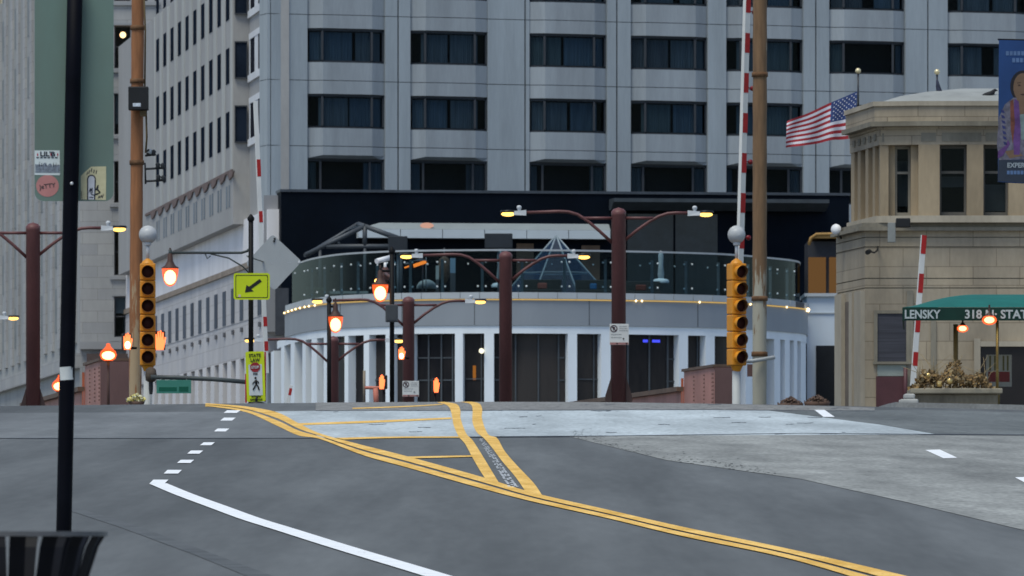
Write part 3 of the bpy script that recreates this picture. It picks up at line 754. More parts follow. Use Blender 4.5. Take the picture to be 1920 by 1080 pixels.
mb = MB(); mb.box(X3(152), X3(328), D3+1.6, D3+2.0, 1.4, Z3(-140)); mb.build('room_backing', M('office_wall', (.06, .05, .045), .9), gs)
for (a, b) in ((214, 245), (266.5, 277), (290, 297.5)):
    for i, (t, bo) in enumerate(wins3):
        fr = MB(); w_ = .05
        fr.box(X3(a), X3(a)+w_, D3+.25, D3+.32, Z3(bo), Z3(t)); fr.box(X3(b)-w_, X3(b), D3+.25, D3+.32, Z3(bo), Z3(t))
        zm = (Z3(t)+Z3(bo))/2
        for z in (Z3(t)-w_, zm, Z3(bo)): fr.box(X3(a)+w_, X3(b)-w_, D3+.25, D3+.32, z, z+w_)
        o = fr.build('window', M('sash_frame', (.10, .10, .11), .6), gs)
        g = MB(); g.add([(X3(a), D3+.28, Z3(bo)), (X3(b), D3+.28, Z3(bo)), (X3(b), D3+.28, Z3(t)), (X3(a), D3+.28, Z3(t))], [(0, 1, 2, 3)]); g.build('pane', glass, o)
        if a == 214 and i in (2, 5):
            bl = MB(); bl.box(X3(a)+.05, X3(b)-.05, D3+.34, D3+.36, zm-(.5 if i == 2 else -.2), Z3(t)); bl.build('blind', M('grey_blind', (.22, .23, .22), .9, .1, 1), o)
        if a == 214 and i in (3, 4):
            bl = MB(); bl.box(X3(222), X3(233), D3+.5, D3+.55, Z3(bo)+.2, zm); bl.build('glow', ME('office_glow', (.6, .27, .06), .5), o)
lamp_o = MB(); lamp_o.sphere((X3(230), D3+.22, Z3(65)), .17, 12); lamp_o.sphere((X3(239.5), D3+.22, Z3(115)), .17, 12)
build_each(lamp_o, 'window_lamp', ME('lamp_cream', (1.0, .66, .30), 1.8), gs)
mb = MB()
for t, bo in wins3:
    mb.box(X3(206), X3(300), D3-.12, D3-.002, Z3(bo+8), Z3(bo+2)); mb.box(X3(210), X3(249), D3-.06, D3-.002, Z3(t-1), Z3(t-5))
mb.box(X3(150), X3(330), D3-.35, D3-.004, Z3(655), Z3(641)); build_each(mb, 'sill', stone3b, gs)
# its street side with pilasters
G = Fr((X3(150), D3), (-.137, 1), (-1, 0))
mb = MB(); G.box(mb, 0, 95, -1.2, 0, 1.4, Z3(-150)); mb.build('side_wall', M('bluish_limestone', (.31, .315, .31), .85, .10, .3, (1, 1, .35), big=.08), gs)
mb = MB(); pn = MB()
for j in range(16):
    a = 2+5.4*j; G.box(mb, a, a+1.9, .002, .12, 13, Z3(-150)); 
    if j % 2 == 0:
        for k in range(9): G.box(pn, a+2.6, a+4.6, .004, .03, 14+3.6*k, 16.4+3.6*k)
G.box(mb, 0, 95, .002, .3, 11.6, 12.4); G.box(mb, 0, 95, .002, .25, 9.6, 9.9)
build_each(mb, 'pilaster', stone3, gs); build_each(pn, 'side_pane', M('hazy_pane2', (.12, .135, .15), .5, .3, .6), gs)
# brown shopfront canopy at its foot
mb = MB(); mb.box(X3(165), X3(250), D3-1.2, D3-.01, Z3(690), Z3(664)); mb.build('shop_canopy', M('brown_canopy', (.085, .06, .055), .7), gs)
tb = thing('tan_stone_building', 'tan stone building with shallow vertical ribs at the far left edge, dark entrance below', 'building', (-40, 520, 1.45))
D4 = 520.0; X4 = lambda px: WX(px, D4); Z4 = lambda py: WZ(py, D4)
mb = MB(); mb.box(X4(-200), X4(52), D4, D4+6, Z4(672), Z4(-160)); mb.box(X4(-200), X4(3), D4, D4+6, 1.4, Z4(672)); mb.box(X4(46), X4(52), D4, D4+6, 1.4, Z4(672)); mb.build('wall', M('tan_limestone', (.47, .425, .30), .85, .12, .25, (1.5, 1, .25), fine=.04, big=.08, blocks=(2.2, .8)), tb)
mb = MB(); x = -190; k = 0
while x < 46:
    w_ = 7 if k % 2 else 11; mb.box(X4(x), X4(x+w_), D4-.18, D4-.002, Z4(660 if k % 3 else 640), Z4(-160)); x += w_+(5 if k % 2 else 9); k += 1
build_each(mb, 'rib', M('tan_rib', (.49, .445, .33), .85, .12, .3, (1.5, 1, .25)), tb)
mb = MB()
for x in (3, 27, -40, -75):
    for k in range(9): mb.box(X4(x)+.1, X4(x+6)-.1, D4-.03, D4-.004, Z4(600-88*k), Z4(545-88*k))
build_each(mb, 'window', M('hazy_tan_pane', (.22, .22, .21), .5, .2, .6), tb)
mb = MB(); mb.box(X4(3)+.01, X4(46)-.01, D4+1, D4+1.4, 1.4, Z4(672)); mb.build('dark_entrance', room_dark, tb)
# ---------------------------------------------------------------- stone bridge house at the right
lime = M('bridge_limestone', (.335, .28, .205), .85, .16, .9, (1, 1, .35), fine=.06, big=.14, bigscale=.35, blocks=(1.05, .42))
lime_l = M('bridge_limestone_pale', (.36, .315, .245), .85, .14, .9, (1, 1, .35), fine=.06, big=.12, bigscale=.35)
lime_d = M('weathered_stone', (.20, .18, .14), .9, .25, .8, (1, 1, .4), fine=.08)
bh = thing('bridge_house', 'tan limestone bridge tender house with tall windows under a heavy cornice and white roof', 'building', (11, 170, 4.3))
DB = 168.0; XB = lambda px: WX(px, DB); ZB = lambda py: WZ(py, DB)
def off_poly(a, o, right=2080, back=3.6, brk=None):
    """plan of the house: street side runs back along the street, front faces us"""
    x0 = XB(a)-o; y0 = DB-o
    pts = [(x0-.137*back, y0+back), (x0, y0)]
    if brk: pts.append((XB(brk)-.02, y0-.22))
    pts += [(XB(right), y0-(.22 if brk else 0)), (XB(right), y0+back)]
    return pts
mb = MB()
for b, t in ((790, 541), (539, 523), (521, 464), (462, 446), (444, 433)): mb.prism(off_poly(1622, 0), ZB(b), ZB(t))
mb.build('lower_wall', lime, bh)
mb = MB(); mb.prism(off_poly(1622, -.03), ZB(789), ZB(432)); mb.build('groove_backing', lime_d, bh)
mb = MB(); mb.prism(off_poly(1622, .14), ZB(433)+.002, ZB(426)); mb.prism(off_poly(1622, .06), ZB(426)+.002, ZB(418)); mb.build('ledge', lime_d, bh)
mb = MB(); mb.prism(off_poly(1646, .05, brk=1722), ZB(418)+.002, ZB(405)); mb.build('sill_course', lime_l, bh)
SU = Fr((XB(1650), DB), (-.137, 1), (-1, 0))
mb = MB(); back = MB()
zt, zb = ZB(272), ZB(405)
yB = DB-.0; yC = DB-.22
def fx(px, y): return WX(px, y)
for p0, p1, y in ((1650, 1666, yB), (1708, 1722, yB), (1722, 1762, yC), (1813, 1844, yC), (1891, 1935, yC), (1985, 2030, yC)):
    mb.box(fx(p0, y)+.001, fx(p1, y)-.001, y, y+.6, zb+.001, zt-.001)
mb.box(fx(1666, yB), fx(1679, yB), yB+.18, yB+.6, zb+.001, zt-.001)
for s0, s1 in ((0, .9), (1.42, 1.8), (2.39, 2.77), (3.16, 3.6)): SU.box(mb, s0+(.02 if s0 else .62), s1, -.30, 0, zb+.001, zt-.001)
build_each(mb, 'pier', M('warm_limestone', (.30, .235, .155), .85, .18, .9, (1, 1, .3), fine=.06, big=.16, bigscale=.4), bh)
for p0, p1, y, n_ in ((1679, 1708, yB, 0), (1762, 1813, yC, 1), (1844, 1891, yC, 2), (1935, 1985, yC, 3)):
    f = MB(); x0, x1 = fx(p0, y)-.02, fx(p1, y)+.02; yy = y+.30; zm = ZB(323)
    for a, b, c, d_ in ((x0, x0+.07, zb, zt), (x1-.07, x1, zb, zt), (x0+.07, x1-.07, zb, zb+.09), (x0+.07, x1-.07, zm-.03, zm+.03), (x0+.07, x1-.07, zt-.08, zt)): f.box(a, b, yy-.04, yy+.04, c+.002, d_-.002)
    o = f.build('window', M('sash_tan', (.24, .22, .18), .7) if n_ == 0 else M('sash_dark', (.10, .095, .085), .7), bh)
    g = MB(); g.add([(x0, yy, zb), (x1, yy, zb), (x1, yy, zt), (x0, yy, zt)], [(0, 1, 2, 3)]); g.build('pane', MG('house_glass', (.45, .48, .5), 1.4, refl=.3), o)
    bl = MB(); bl.box(x0+.05, x1-.05, yy+.18, yy+.2, ZB((385, 350, 395, 390)[n_]), ZB((300, 330, 345, 330)[n_])); bl.build('blind', M('house_blind', (.12, .14, .15), .9, .2, 1), o)
for s0, s1 in ((.9, 1.42), (1.8, 2.39), (2.77, 3.16)):
    g = MB(); SU.box(g, s0+.01, s1-.01, -.40, -.12, zb+.002, zt-.002); g.build('window', M('side_slit_dark', (.06, .045, .035), .6), bh)
mb = MB(); mb.prism([(XB(1655)+.1-.137*2.7, DB+3.3), (XB(1655)+.1, DB+.62), (XB(2020), DB+.62), (XB(2020), DB+3.3)], ZB(418), zt); mb.build('room_backing', room_dark, bh)
mb = MB(); mb.prism(off_poly(1648, .0, brk=1722), zt, ZB(243)); mb.prism(off_poly(1648, .04, brk=1722), ZB(243)+.002, ZB(238))
mb.build('frieze', lime, bh)
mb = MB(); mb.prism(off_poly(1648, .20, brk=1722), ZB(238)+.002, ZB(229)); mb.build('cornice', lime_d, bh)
mb = MB(); mb.prism(off_poly(1648, .10, brk=1722), ZB(229)+.002, ZB(200)); mb.build('parapet', lime, bh)
mb = MB(); mb.prism(off_poly(1648, .14, brk=1722), ZB(200)+.002, ZB(191)); mb.build('parapet_cap', lime_l, bh)
# frieze panels and dentil nicks
mb = MB()
for p0, p1 in ((1655, 1705), (1727, 1755), (1766, 1840), (1848, 1920)): mb.box(fx(p0, yC), fx(p1, yC), yC-.012 if p0 > 1710 else yB-.03, yC-.002 if p0 > 1710 else yB-.002, ZB(266), ZB(250))
for q in range(5): SU.box(mb, .3+.65*q, .55+.65*q, .002, .05, ZB(262), ZB(250))
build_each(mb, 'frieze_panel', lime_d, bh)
# low white roof
mb = MB(); base = off_poly(1655, .02, 2040, 3.4, brk=1722); zr0, zr1 = ZB(191), ZB(164)
cx_, cy_ = XB(1850), DB+1.7
rings = []
for f_, z in ((1, zr0), (.82, zr0+(zr1-zr0)*.45), (.55, zr0+(zr1-zr0)*.85), (.2, zr1+.06)): rings.append([(cx_+(p[0]-cx_)*f_, cy_+(p[1]-cy_)*f_, z) for p in base])
n_ = len(base); vs = [p for r in rings for p in r]; fs = [(i*n_+k, i*n_+(k+1) % n_, (i+1)*n_+(k+1) % n_, (i+1)*n_+k) for i in range(3) for k in range(n_)]+[tuple(3*n_+k for k in range(n_))]
mb.add(vs, fs); mb.build('roof', M('white_roof_membrane', (.27, .28, .27), .8, .12, 1.2), bh)
# openings of the lower storey
mb = MB(); f = MB(); x0, x1 = XB(1645), XB(1699)
f.box(x0-.08, x0, DB-.06, DB-.002, ZB(678), ZB(588)); f.box(x1, x1+.08, DB-.06, DB-.002, ZB(678), ZB(588)); f.box(x0-.08, x1+.08, DB-.06, DB-.002, ZB(588)+.002, ZB(582)); f.box(x0-.1, x1+.1, DB-.10, DB-.002, ZB(683), ZB(678)-.002)
o = f.build('window', lime_d, bh)
g = MB(); g.box(x0, x1, DB-.03, DB-.004, ZB(678), ZB(588)); g.build('louvre_pane', M('louvre_dark', (.045, .045, .055), .5, .3, 3, (.2, .2, 6)), o)
g = MB(); g.box(x0, x1, DB-.03, DB-.004, ZB(705), ZB(684)); g.build('pale_panel', M('pale_green_panel', (.26, .29, .26), .8, .1), bh)
g = MB(); g.box(x0-.03, x1+.02, DB-.05, DB-.004, ZB(780), ZB(706)); d0 = g.build('door', M('maroon_door', (.075, .028, .032), .5, .15), bh)
g = MB(); g.tube([(XB(1697), DB-.16, ZB(778)), (XB(1697), DB-.16, ZB(690))], .045); g.build('door_post', M('maroon_door', (.075, .028, .032)), d0)
SL = Fr((XB(1622), DB), (-.137, 1), (-1, 0)); g = MB()
SL.box(g, 1.62, 2.35, .004, .03, ZB(762), ZB(560)); g.build('side_slit', M('side_slit_brown', (.13, .10, .075), .7, .2), bh)
g = MB()
for s0, s1 in ((0, .85), (1.1, 1.5), (2.45, 3.3)): SL.box(g, s0+.004, s1, .002, .10, ZB(790), ZB(545))
build_each(g, 'side_pilaster', lime_l, bh)
g = MB(); g.box(XB(1838), XB(1990), DB-.04, DB-.004, ZB(790), ZB(650)); g.build('entrance_door', M('dark_door', (.015, .012, .012), .4), bh)
g = MB(); g.box(XB(1826), XB(1838)-.003, DB-.12, DB-.004, ZB(790), ZB(635)); g.box(XB(1838), XB(2000), DB-.12, DB-.004, ZB(650)+.002, ZB(640)); g.build('door_surround', lime_l, bh)
g = MB(); g.box(XB(1745), XB(1755), DB-.05, DB-.004, ZB(790), ZB(600)); g.box(XB(1700), XB(1712), DB-.05, DB-.004, ZB(790), ZB(545)); build_each(g, 'pilaster_strip', lime_d, bh)

# things fixed to the house
def small(name, label, cat, loc, group=None): return thing(name, label, cat, loc, group)
p = W(1632, 470, 167.7); c = small('security_camera', 'black security camera on a curled bracket below the bridge house ledge', 'camera', p)
m_ = MB(); m_.tube([p+Vector((-.03, -.08, -.02)), p+Vector((-.08, -.28, -.05))], .055, 12); m_.build('body', M('black_plastic', (.012, .012, .013), .4), c)
m_ = MB(); m_.tube([p+Vector((-.04, -.1, -.0)), p+Vector((.08, -.06, -.05)), p+Vector((.15, -.03, .0)), p+Vector((.18, .28, .10))], .02); m_.build('bracket', M('black_plastic', (0, 0, 0)), c)
p = W(1573, 432, 170.5); c = small('floodlight', 'white floodlight on the left end of the bridge house ledge', 'floodlight', p)
m_ = MB(); m_.lathe([(.001, .0), (.07, .0), (.12, .16), (.12, .2), (.001, .2)], p, (-.4, -.9, .1), 14); m_.build('head', M('white_enamel', (.72, .73, .75), .4, .05), c)
m_ = MB(); m_.tube([p, p+Vector((.05, .1, -.18))], .03); m_.build('mount', M('black_plastic', (0, 0, 0)), c)
p = W(1684, 420, 167.6); c = small('horn_speaker', 'dark horn speaker with grey junction box on the ledge under the narrow window', 'speaker', p)
m_ = MB(); m_.box(p.x-.06, p.x+.26, p.y-.3, p.y-.06, p.z-.09, p.z+.12); m_.build('horn', M('black_plastic', (0, 0, 0)), c, bevel=.02)
m_ = MB(); m_.box(p.x-.24, p.x-.07, p.y-.25, p.y-.05, p.z-.42, p.z+.02); m_.build('junction_box', M('grey_box', (.22, .23, .22), .6), c, bevel=.01)
# flags
def flagpole(px, py_top, d, label):
    base = W(px, 196, d); top = W(px, py_top+5, d)
    t = thing('flagpole', label, 'flagpole', base, 'flagpoles on the bridge house roof')
    m_ = MB(); m_.tube([base-Vector((0, 0, .5)), top], .024); m_.build('pole', M('dark_pole', (.03, .033, .04), .4), t)
    m_ = MB(); m_.sphere(top+Vector((0, 0, .05)), .066); m_.build('finial', M('gold_ball', (.72, .62, .38), .3, .05, metal=.4), t)
    return t
flagpole(1609, 132, 172.2, 'flagpole with gold ball at the roof corner flying the striped flag')
flagpole(1757, 134, 168.9, 'flagpole with gold ball standing on the white roof with a dark furled flag')
us = MB(); NU, NV = 44, 39
topc = [(1608, 171), (1584, 181), (1560, 192), (1530, 205), (1500, 217), (1476, 229)]
botc = [(1602, 258), (1580, 262), (1556, 263), (1530, 269), (1500, 275), (1473, 276)]
tp, bt = catmull([tuple(p) for p in topc], 12), catmull([tuple(p) for p in botc], 12)
def samp(A, u): x = u*(len(A)-1); i = min(int(x), len(A)-2); return A[i].lerp(A[i+1], x-i)
vs = []
for j in range(NV+1):
    v = j/NV
    for i in range(NU+1):
        u = i/NU; q = samp(tp, u).lerp(samp(bt, u), v)
        dd = 172.2+.02+.16*math.sin(u*8.5+v*1.3)*min(1, u*3)+.05*math.sin(u*19-v*3)*u+.30*u
        fl = math.sin(u*11+v*2.2)*1.6*u
        vs.append(W(q.x+fl*.3, q.y+fl, dd))
for j in range(NV):
    for i in range(NU):
        s_ = j*13//NV
        us.cur = 2 if (i/NU < .4 and s_ < 7) else (0 if s_ % 2 == 0 else 1)
        us.add([vs[j*(NU+1)+i], vs[j*(NU+1)+i+1], vs[(j+1)*(NU+1)+i+1], vs[(j+1)*(NU+1)+i]], [(0, 1, 2, 3)], True)
us.cur = 1
for r in range(9):
    for c_ in range(6 if r % 2 == 0 else 5):
        u = (.035+.066*c_+(.033 if r % 2 else 0)); v = (.05+.0545*r)
        i, j = u*NU, v*NV; i0, j0 = int(i), int(j); A = vs[j0*(NU+1)+i0]; B_ = vs[j0*(NU+1)+i0+1]; C_ = vs[(j0+1)*(NU+1)+i0]
        ctr = A+(B_-A)*(i-i0)+(C_-A)*(j-j0)+Vector((0, -.012, 0)); ex = (B_-A).normalized()*.022; ez = (C_-A).normalized()*.022
        pts = []
        for k in range(10): an = math.pi*k/5; rr = 1 if k % 2 == 0 else .45; pts.append(ctr+ex*math.sin(an)*rr-ez*math.cos(an)*rr)
        us.add(pts, [tuple(range(10))])
fo = us.build('flag', [M('flag_red', (.33, .03, .04), .8, .1, 2), M('flag_white', (.62, .62, .68), .8, .05, 2), M('flag_blue', (.035, .06, .17), .8, .15, 4)])
tag(fo, 'red and white striped flag with starred blue corner blowing left of the bridge house', 'flag')
m_ = MB(); b_ = W(1757, 150, 168.9)
m_.tube([b_, b_+Vector((.02, 0, -.14)), b_+Vector((.06, -.04, -.28)), b_+Vector((.11, -.05, -.42)), b_+Vector((.13, -.04, -.5))], [.025, .05, .06, .07, .02], 10)
tag(m_.build('furled_flag', M('furled_cloth', (.03, .035, .06), .9, .3, 8)), 'dark blue flag hanging furled against the white roof', 'flag')
def bird(px, py, d, label, s=1.0, flip=1):
    b = W(px, py, d); m_ = MB()
    P = [(-.20, .02), (-.12, .045), (-.05, .065), (.03, .085), (.08, .12), (.105, .155), (.125, .165), (.155, .158), (.175, .155)]
    r = [.006, .028, .05, .056, .045, .028, .028, .012, .002]
    m_.tube([b+Vector((x*flip*s, 0, z*s)) for x, z in P], [q*s for q in r], 10)
    for dx in (-.012, .012): m_.tube([b+Vector((.01*s, dx, .05*s)), b+Vector((.015*s, dx, -.02*s))], .005*s, 6)
    return tag(m_.build('pigeon', M('dark_feathers', (.012, .012, .015), .7, .4, 20)), label, 'bird')
bird(1853, 186, 168.2, 'dark pigeon standing on the white roof near the blue banner', 1.25, 1)

# green awning with lettering
DA = 148.0; aw = thing('entrance_awning', 'green canvas awning with white lettering over the restaurant entrance', 'awning', (11, 150, 4.4))
x0 = WX(1692, DA); x1 = WX(2060, DA); zv0, zv1 = WZ(601, DA), WZ(576, DA); zt_ = WZ(549, 150.5)
can = M('green_canvas', (.006, .115, .098), .8, .12, 1.5, fine=.05); can_d = M('dark_green_canvas', (.004, .03, .022), .8, .15, 2)
m_ = MB(); vs = []; NX, NY = 22, 10
for i in range(NX+1):
    u = i/NX; x = x0+(x1-x0)*u; e_ = min(1, (x-x0)/1.5); rise = math.sin(e_*math.pi/2)**.8
    for j in range(NY+1):
        v = j/NY; y = DA+6*v; vs.append((x+.055*6*v, y, zv1+(zt_-zv1)*rise*math.sin(math.pi*min(1, .02+v*.75))**.8 if v > 0 else zv1))
m_.add(vs, [(i*(NY+1)+j, (i+1)*(NY+1)+j, (i+1)*(NY+1)+j+1, i*(NY+1)+j+1) for i in range(NX) for j in range(NY)], True); m_.build('canopy', can, aw)
m_ = MB(); m_.box(x0, x1, DA, DA+.03, zv0, zv1-.003); m_.prism([(x0, DA+.03), (x0+.03, DA+.03), (x0+.36, DA+6), (x0+.33, DA+6)], zv0, zv1-.003); m_.build('valance', can_d, aw)
lt = M('white_lettering', (.42, .47, .47), .7, .03)
m_ = MB(); add_text(m_, 'LENSKY', .235, (WX(1729, DA), DA-.008, zv0+.045), .006, .86); add_text(m_, '318 N· STATE', .235, (WX(1873, DA), DA-.008, zv0+.045), .006, .98); m_.build('lettering', lt, aw)
m_ = MB()
for px in (1870, 2040):
    m_.tube([(WX(px, DA+.1), DA+.1, 4.0), (WX(px, DA+.1), DA+.1, zv0)], .03)
build_each(m_, 'brass_post', M('aged_brass', (.16, .11, .03), .4, .15, metal=.5), aw)
m_ = MB(); m_.tube([(WX(1792, 152), 152, 4.0), (WX(1792, 152), 152, zv0+.05)], .05); m_.build('back_post', M('ochre_post', (.30, .20, .08), .6), aw)
def wall_lamp(px, py, d, label, s):
    p = W(px, py, d); t = thing('entrance_lamp', label, 'lamp', p, 'orange lamps under the awning')
    m_ = MB(); m_.sphere(p, .125*s, 14, (1.25, 1, .85)); g = m_.build('globe', ME('orange_globe', (1.0, .125, .028), 1.15, .45), t)
    m_ = MB(); m_.sphere(p, .085*s, 12, (1.25, 1, .8)); m_.build('bulb', ME('amber_lamp_hot', (1.0, .50, .22), 5.0), g)
    m_ = MB(); m_.lathe([(.09*s, .085*s), (.06*s, .13*s), (.02, .16*s), (.018, .3)], p, (0, 0, 1), 14); m_.build('cap', M('dark_bronze', (.05, .02, .012), .5), t)
wall_lamp(1805, 616, 150.5, 'small orange lamp hanging beneath the awning near the planter', .75)
wall_lamp(1855, 600, 147.7, 'larger orange lamp at the awning edge in front of the lettering', .95)
# planter with dry gold foliage
DP = 147.0; pl = thing('stone_planter', 'long stone planter filled with dry golden leaves beside the awning entrance', 'planter', (WX(1790, DP), DP+.8, 4.3))
XP = lambda px: WX(px, DP); ZPp = lambda py: WZ(py, DP)
m_ = MB(); m_.box(XP(1722), XP(1872), DP+.1, DP+1.4, 4.0, ZPp(738)); m_.build('trough', M('planter_stone', (.155, .135, .10), .9, .25, 1.5, (1, 1, .4), fine=.1), pl, bevel=.03)
m_ = MB(); m_.box(XP(1708), XP(1880), DP, DP+1.5, ZPp(738)+.002, ZPp(728)); m_.build('rim', M('planter_rim', (.24, .215, .165), .9, .2, 2), pl, bevel=.02)
leaf = MB(); rl = random.Random(4)
for _ in range(1500):
    u = rl.uniform(-1, 1); hgt = (1-abs(u)**2.2)*.56*(.75+.25*math.sin(u*9+1)); 
    q = Vector((XP(1788)+u*.80, DP+.7+rl.gauss(0, .28), ZPp(729)+rl.random()**.7*hgt))
    a = Vector((rl.gauss(0, 1), rl.gauss(0, 1), rl.gauss(.4, .8))).normalized()*rl.uniform(.04, .11); b = a.orthogonal().normalized()*a.length*rl.uniform(.25, .55)
    leaf.cur = rl.choice([0, 0, 0, 1, 1, 2]); leaf.add([q, q+a*.5+b, q+a, q+a*.5-b], [(0, 1, 2, 3)])
for _ in range(26):
    u = rl.uniform(-.9, .9); q = Vector((XP(1788)+u*.75, DP+.7, ZPp(730))); leaf.cur = 2
    leaf.tube([q, q+Vector((rl.gauss(0, .08), rl.gauss(0, .1), .35)), q+Vector((rl.gauss(0, .2), rl.gauss(0, .15), rl.uniform(.4, .72)))], [.012, .008, .003], 5)
lf = leaf.build('foliage', [M('dry_gold_leaf', (.19, .12, .048), .9, .3, 6), M('dry_brown_leaf', (.12, .08, .04), .9, .3, 6), M('dry_pale_leaf', (.26, .20, .11), .9, .3, 6)], pl)
m_ = MB(); m_.sphere((XP(1763), DP+.25, ZPp(719)), .07); m_.sphere((XP(1782), DP+.2, ZPp(714)), .06); m_.sphere((XP(1742), DP+.3, ZPp(703)), .05); build_each(m_, 'gold_bauble', M('shiny_gold', (.75, .55, .22), .25, .1, metal=.6), lf)
m_ = MB(); m_.box(WX(1688, 145), WX(1722, 145), 145, 145.6, 4.0, WZ(748, 145)); m_.box(WX(1696, 145), WX(1716, 145), 145.05, 145.5, WZ(748, 145)+.002, WZ(738, 145)); tag(m_.build('concrete_block', M('pale_block', (.36, .36, .345), .9, .12, 3), bevel=.03), 'pale concrete block on the kerb left of the stone planter', 'block')
# menu board
DMn = 150.0; mn = thing('menu_board', 'framed menu board with red lower half in front of the dark entrance door', 'sign', W(1873, 790, DMn))
m_ = MB(); m_.box(WX(1849, DMn), WX(1897, DMn), DMn, DMn+.04, WZ(725, DMn), WZ(665, DMn)); m_.build('board', M('menu_frame', (.36, .33, .27), .6, .1), mn, bevel=.008)
m_ = MB(); m_.box(WX(1853, DMn), WX(1893, DMn), DMn-.006, DMn-.001, WZ(716, DMn), WZ(697, DMn)); m_.build('red_panel', M('menu_red', (.20, .035, .03), .6), mn)
m_ = MB()
for px in (1855, 1864, 1880, 1888): m_.box(WX(px, DMn), WX(px+3, DMn), DMn-.006, DMn-.001, WZ(695, DMn), WZ(667, DMn))
build_each(m_, 'olive_bar', M('menu_olive', (.12, .10, .03), .6), mn)
m_ = MB(); m_.tube([(WX(1873, DMn), DMn+.08, 4.0), (WX(1873, DMn), DMn+.08, WZ(670, DMn))], .025); m_.build('stand', M('aged_brass', (0, 0, 0)), mn)

# ---------------------------------------------------------------- riveted bridge girders
steel_l = M('brown_red_steel', (.38, .18, .15), .65, .2, 1.2, (1, 1, .4), fine=.06); steel_d = M('brown_steel_end', (.125, .072, .068), .7, .2, 1, (1, 1, .4)); steel_c = M('steel_cap', (.11, .07, .05), .7, .2)
def girder(dx, label, fw=32, dz=0):
    d0 = 158.0; X0_ = WX(1340, d0)+dx; t = thing('bridge_girder', label, 'girder', (X0_, d0, 4.3), 'riveted steel girders along the bridge deck')
    G_ = Fr((X0_, d0), (-.137, 1), (-1, 0)); w_ = fw*d0/F+.12
    m_ = MB(); zt = WZ(683, d0)+dz; G_.box(m_, 0, 4.1, -w_, 0, 3.6, zt-.06); m_.build('end_post', steel_l, t)
    m_ = MB(); m_.box(X0_+.003, X0_+w_-.02, d0-.045, d0+.012, 3.6, zt-.07); m_.build('shaded_end_face', steel_d, t)  # front face darker than the lit side, shade put into its colour
    m_ = MB(); m_.box(X0_-.62, X0_-.565, d0+4.06, d0+4.12, 3.6, zt-.2); m_.build('lit_edge_strip', M('lit_edge_orange', (.36, .10, .05), .6, .2, 2), t)  # bright orange strip, the lit edge put into its colour
    m_ = MB(); G_.box(m_, -.05, 4.2, -w_-.03, .04, zt-.058, zt); m_.build('cap_plate', steel_c, t)
    m_ = MB(); zr = WZ(725, 162)
    G_.box(m_, 4.1, 22, -.5, 0.05, 3.0, zr-.10); m_.build('rail_wall', steel_l, t)
    m_ = MB(); G_.box(m_, 4.1, 22, -.62, .16, zr-.098, zr); m_.build('rail_cap', steel_c, t)
    m_ = MB()
    for q in (1.35, 2.7):
        for k in range(9): pz = zt-.2-.085*k; p = G_.P(q, 0.004, pz); m_.sphere(p, .022, 6)
    for q in (.15, .3): 
        for k in range(9): m_.sphere(G_.P(q*13.2 if False else q, .004, zt-.2-.085*k), .016, 6)
    build_each(m_, 'rivet', steel_c, t)
    return t
girder(0, 'brown steel girder with riveted end post left of the right hand traffic signal')
girder(-13.0, 'brown steel girder with riveted end post under the orange lamps at left', 52, .13)

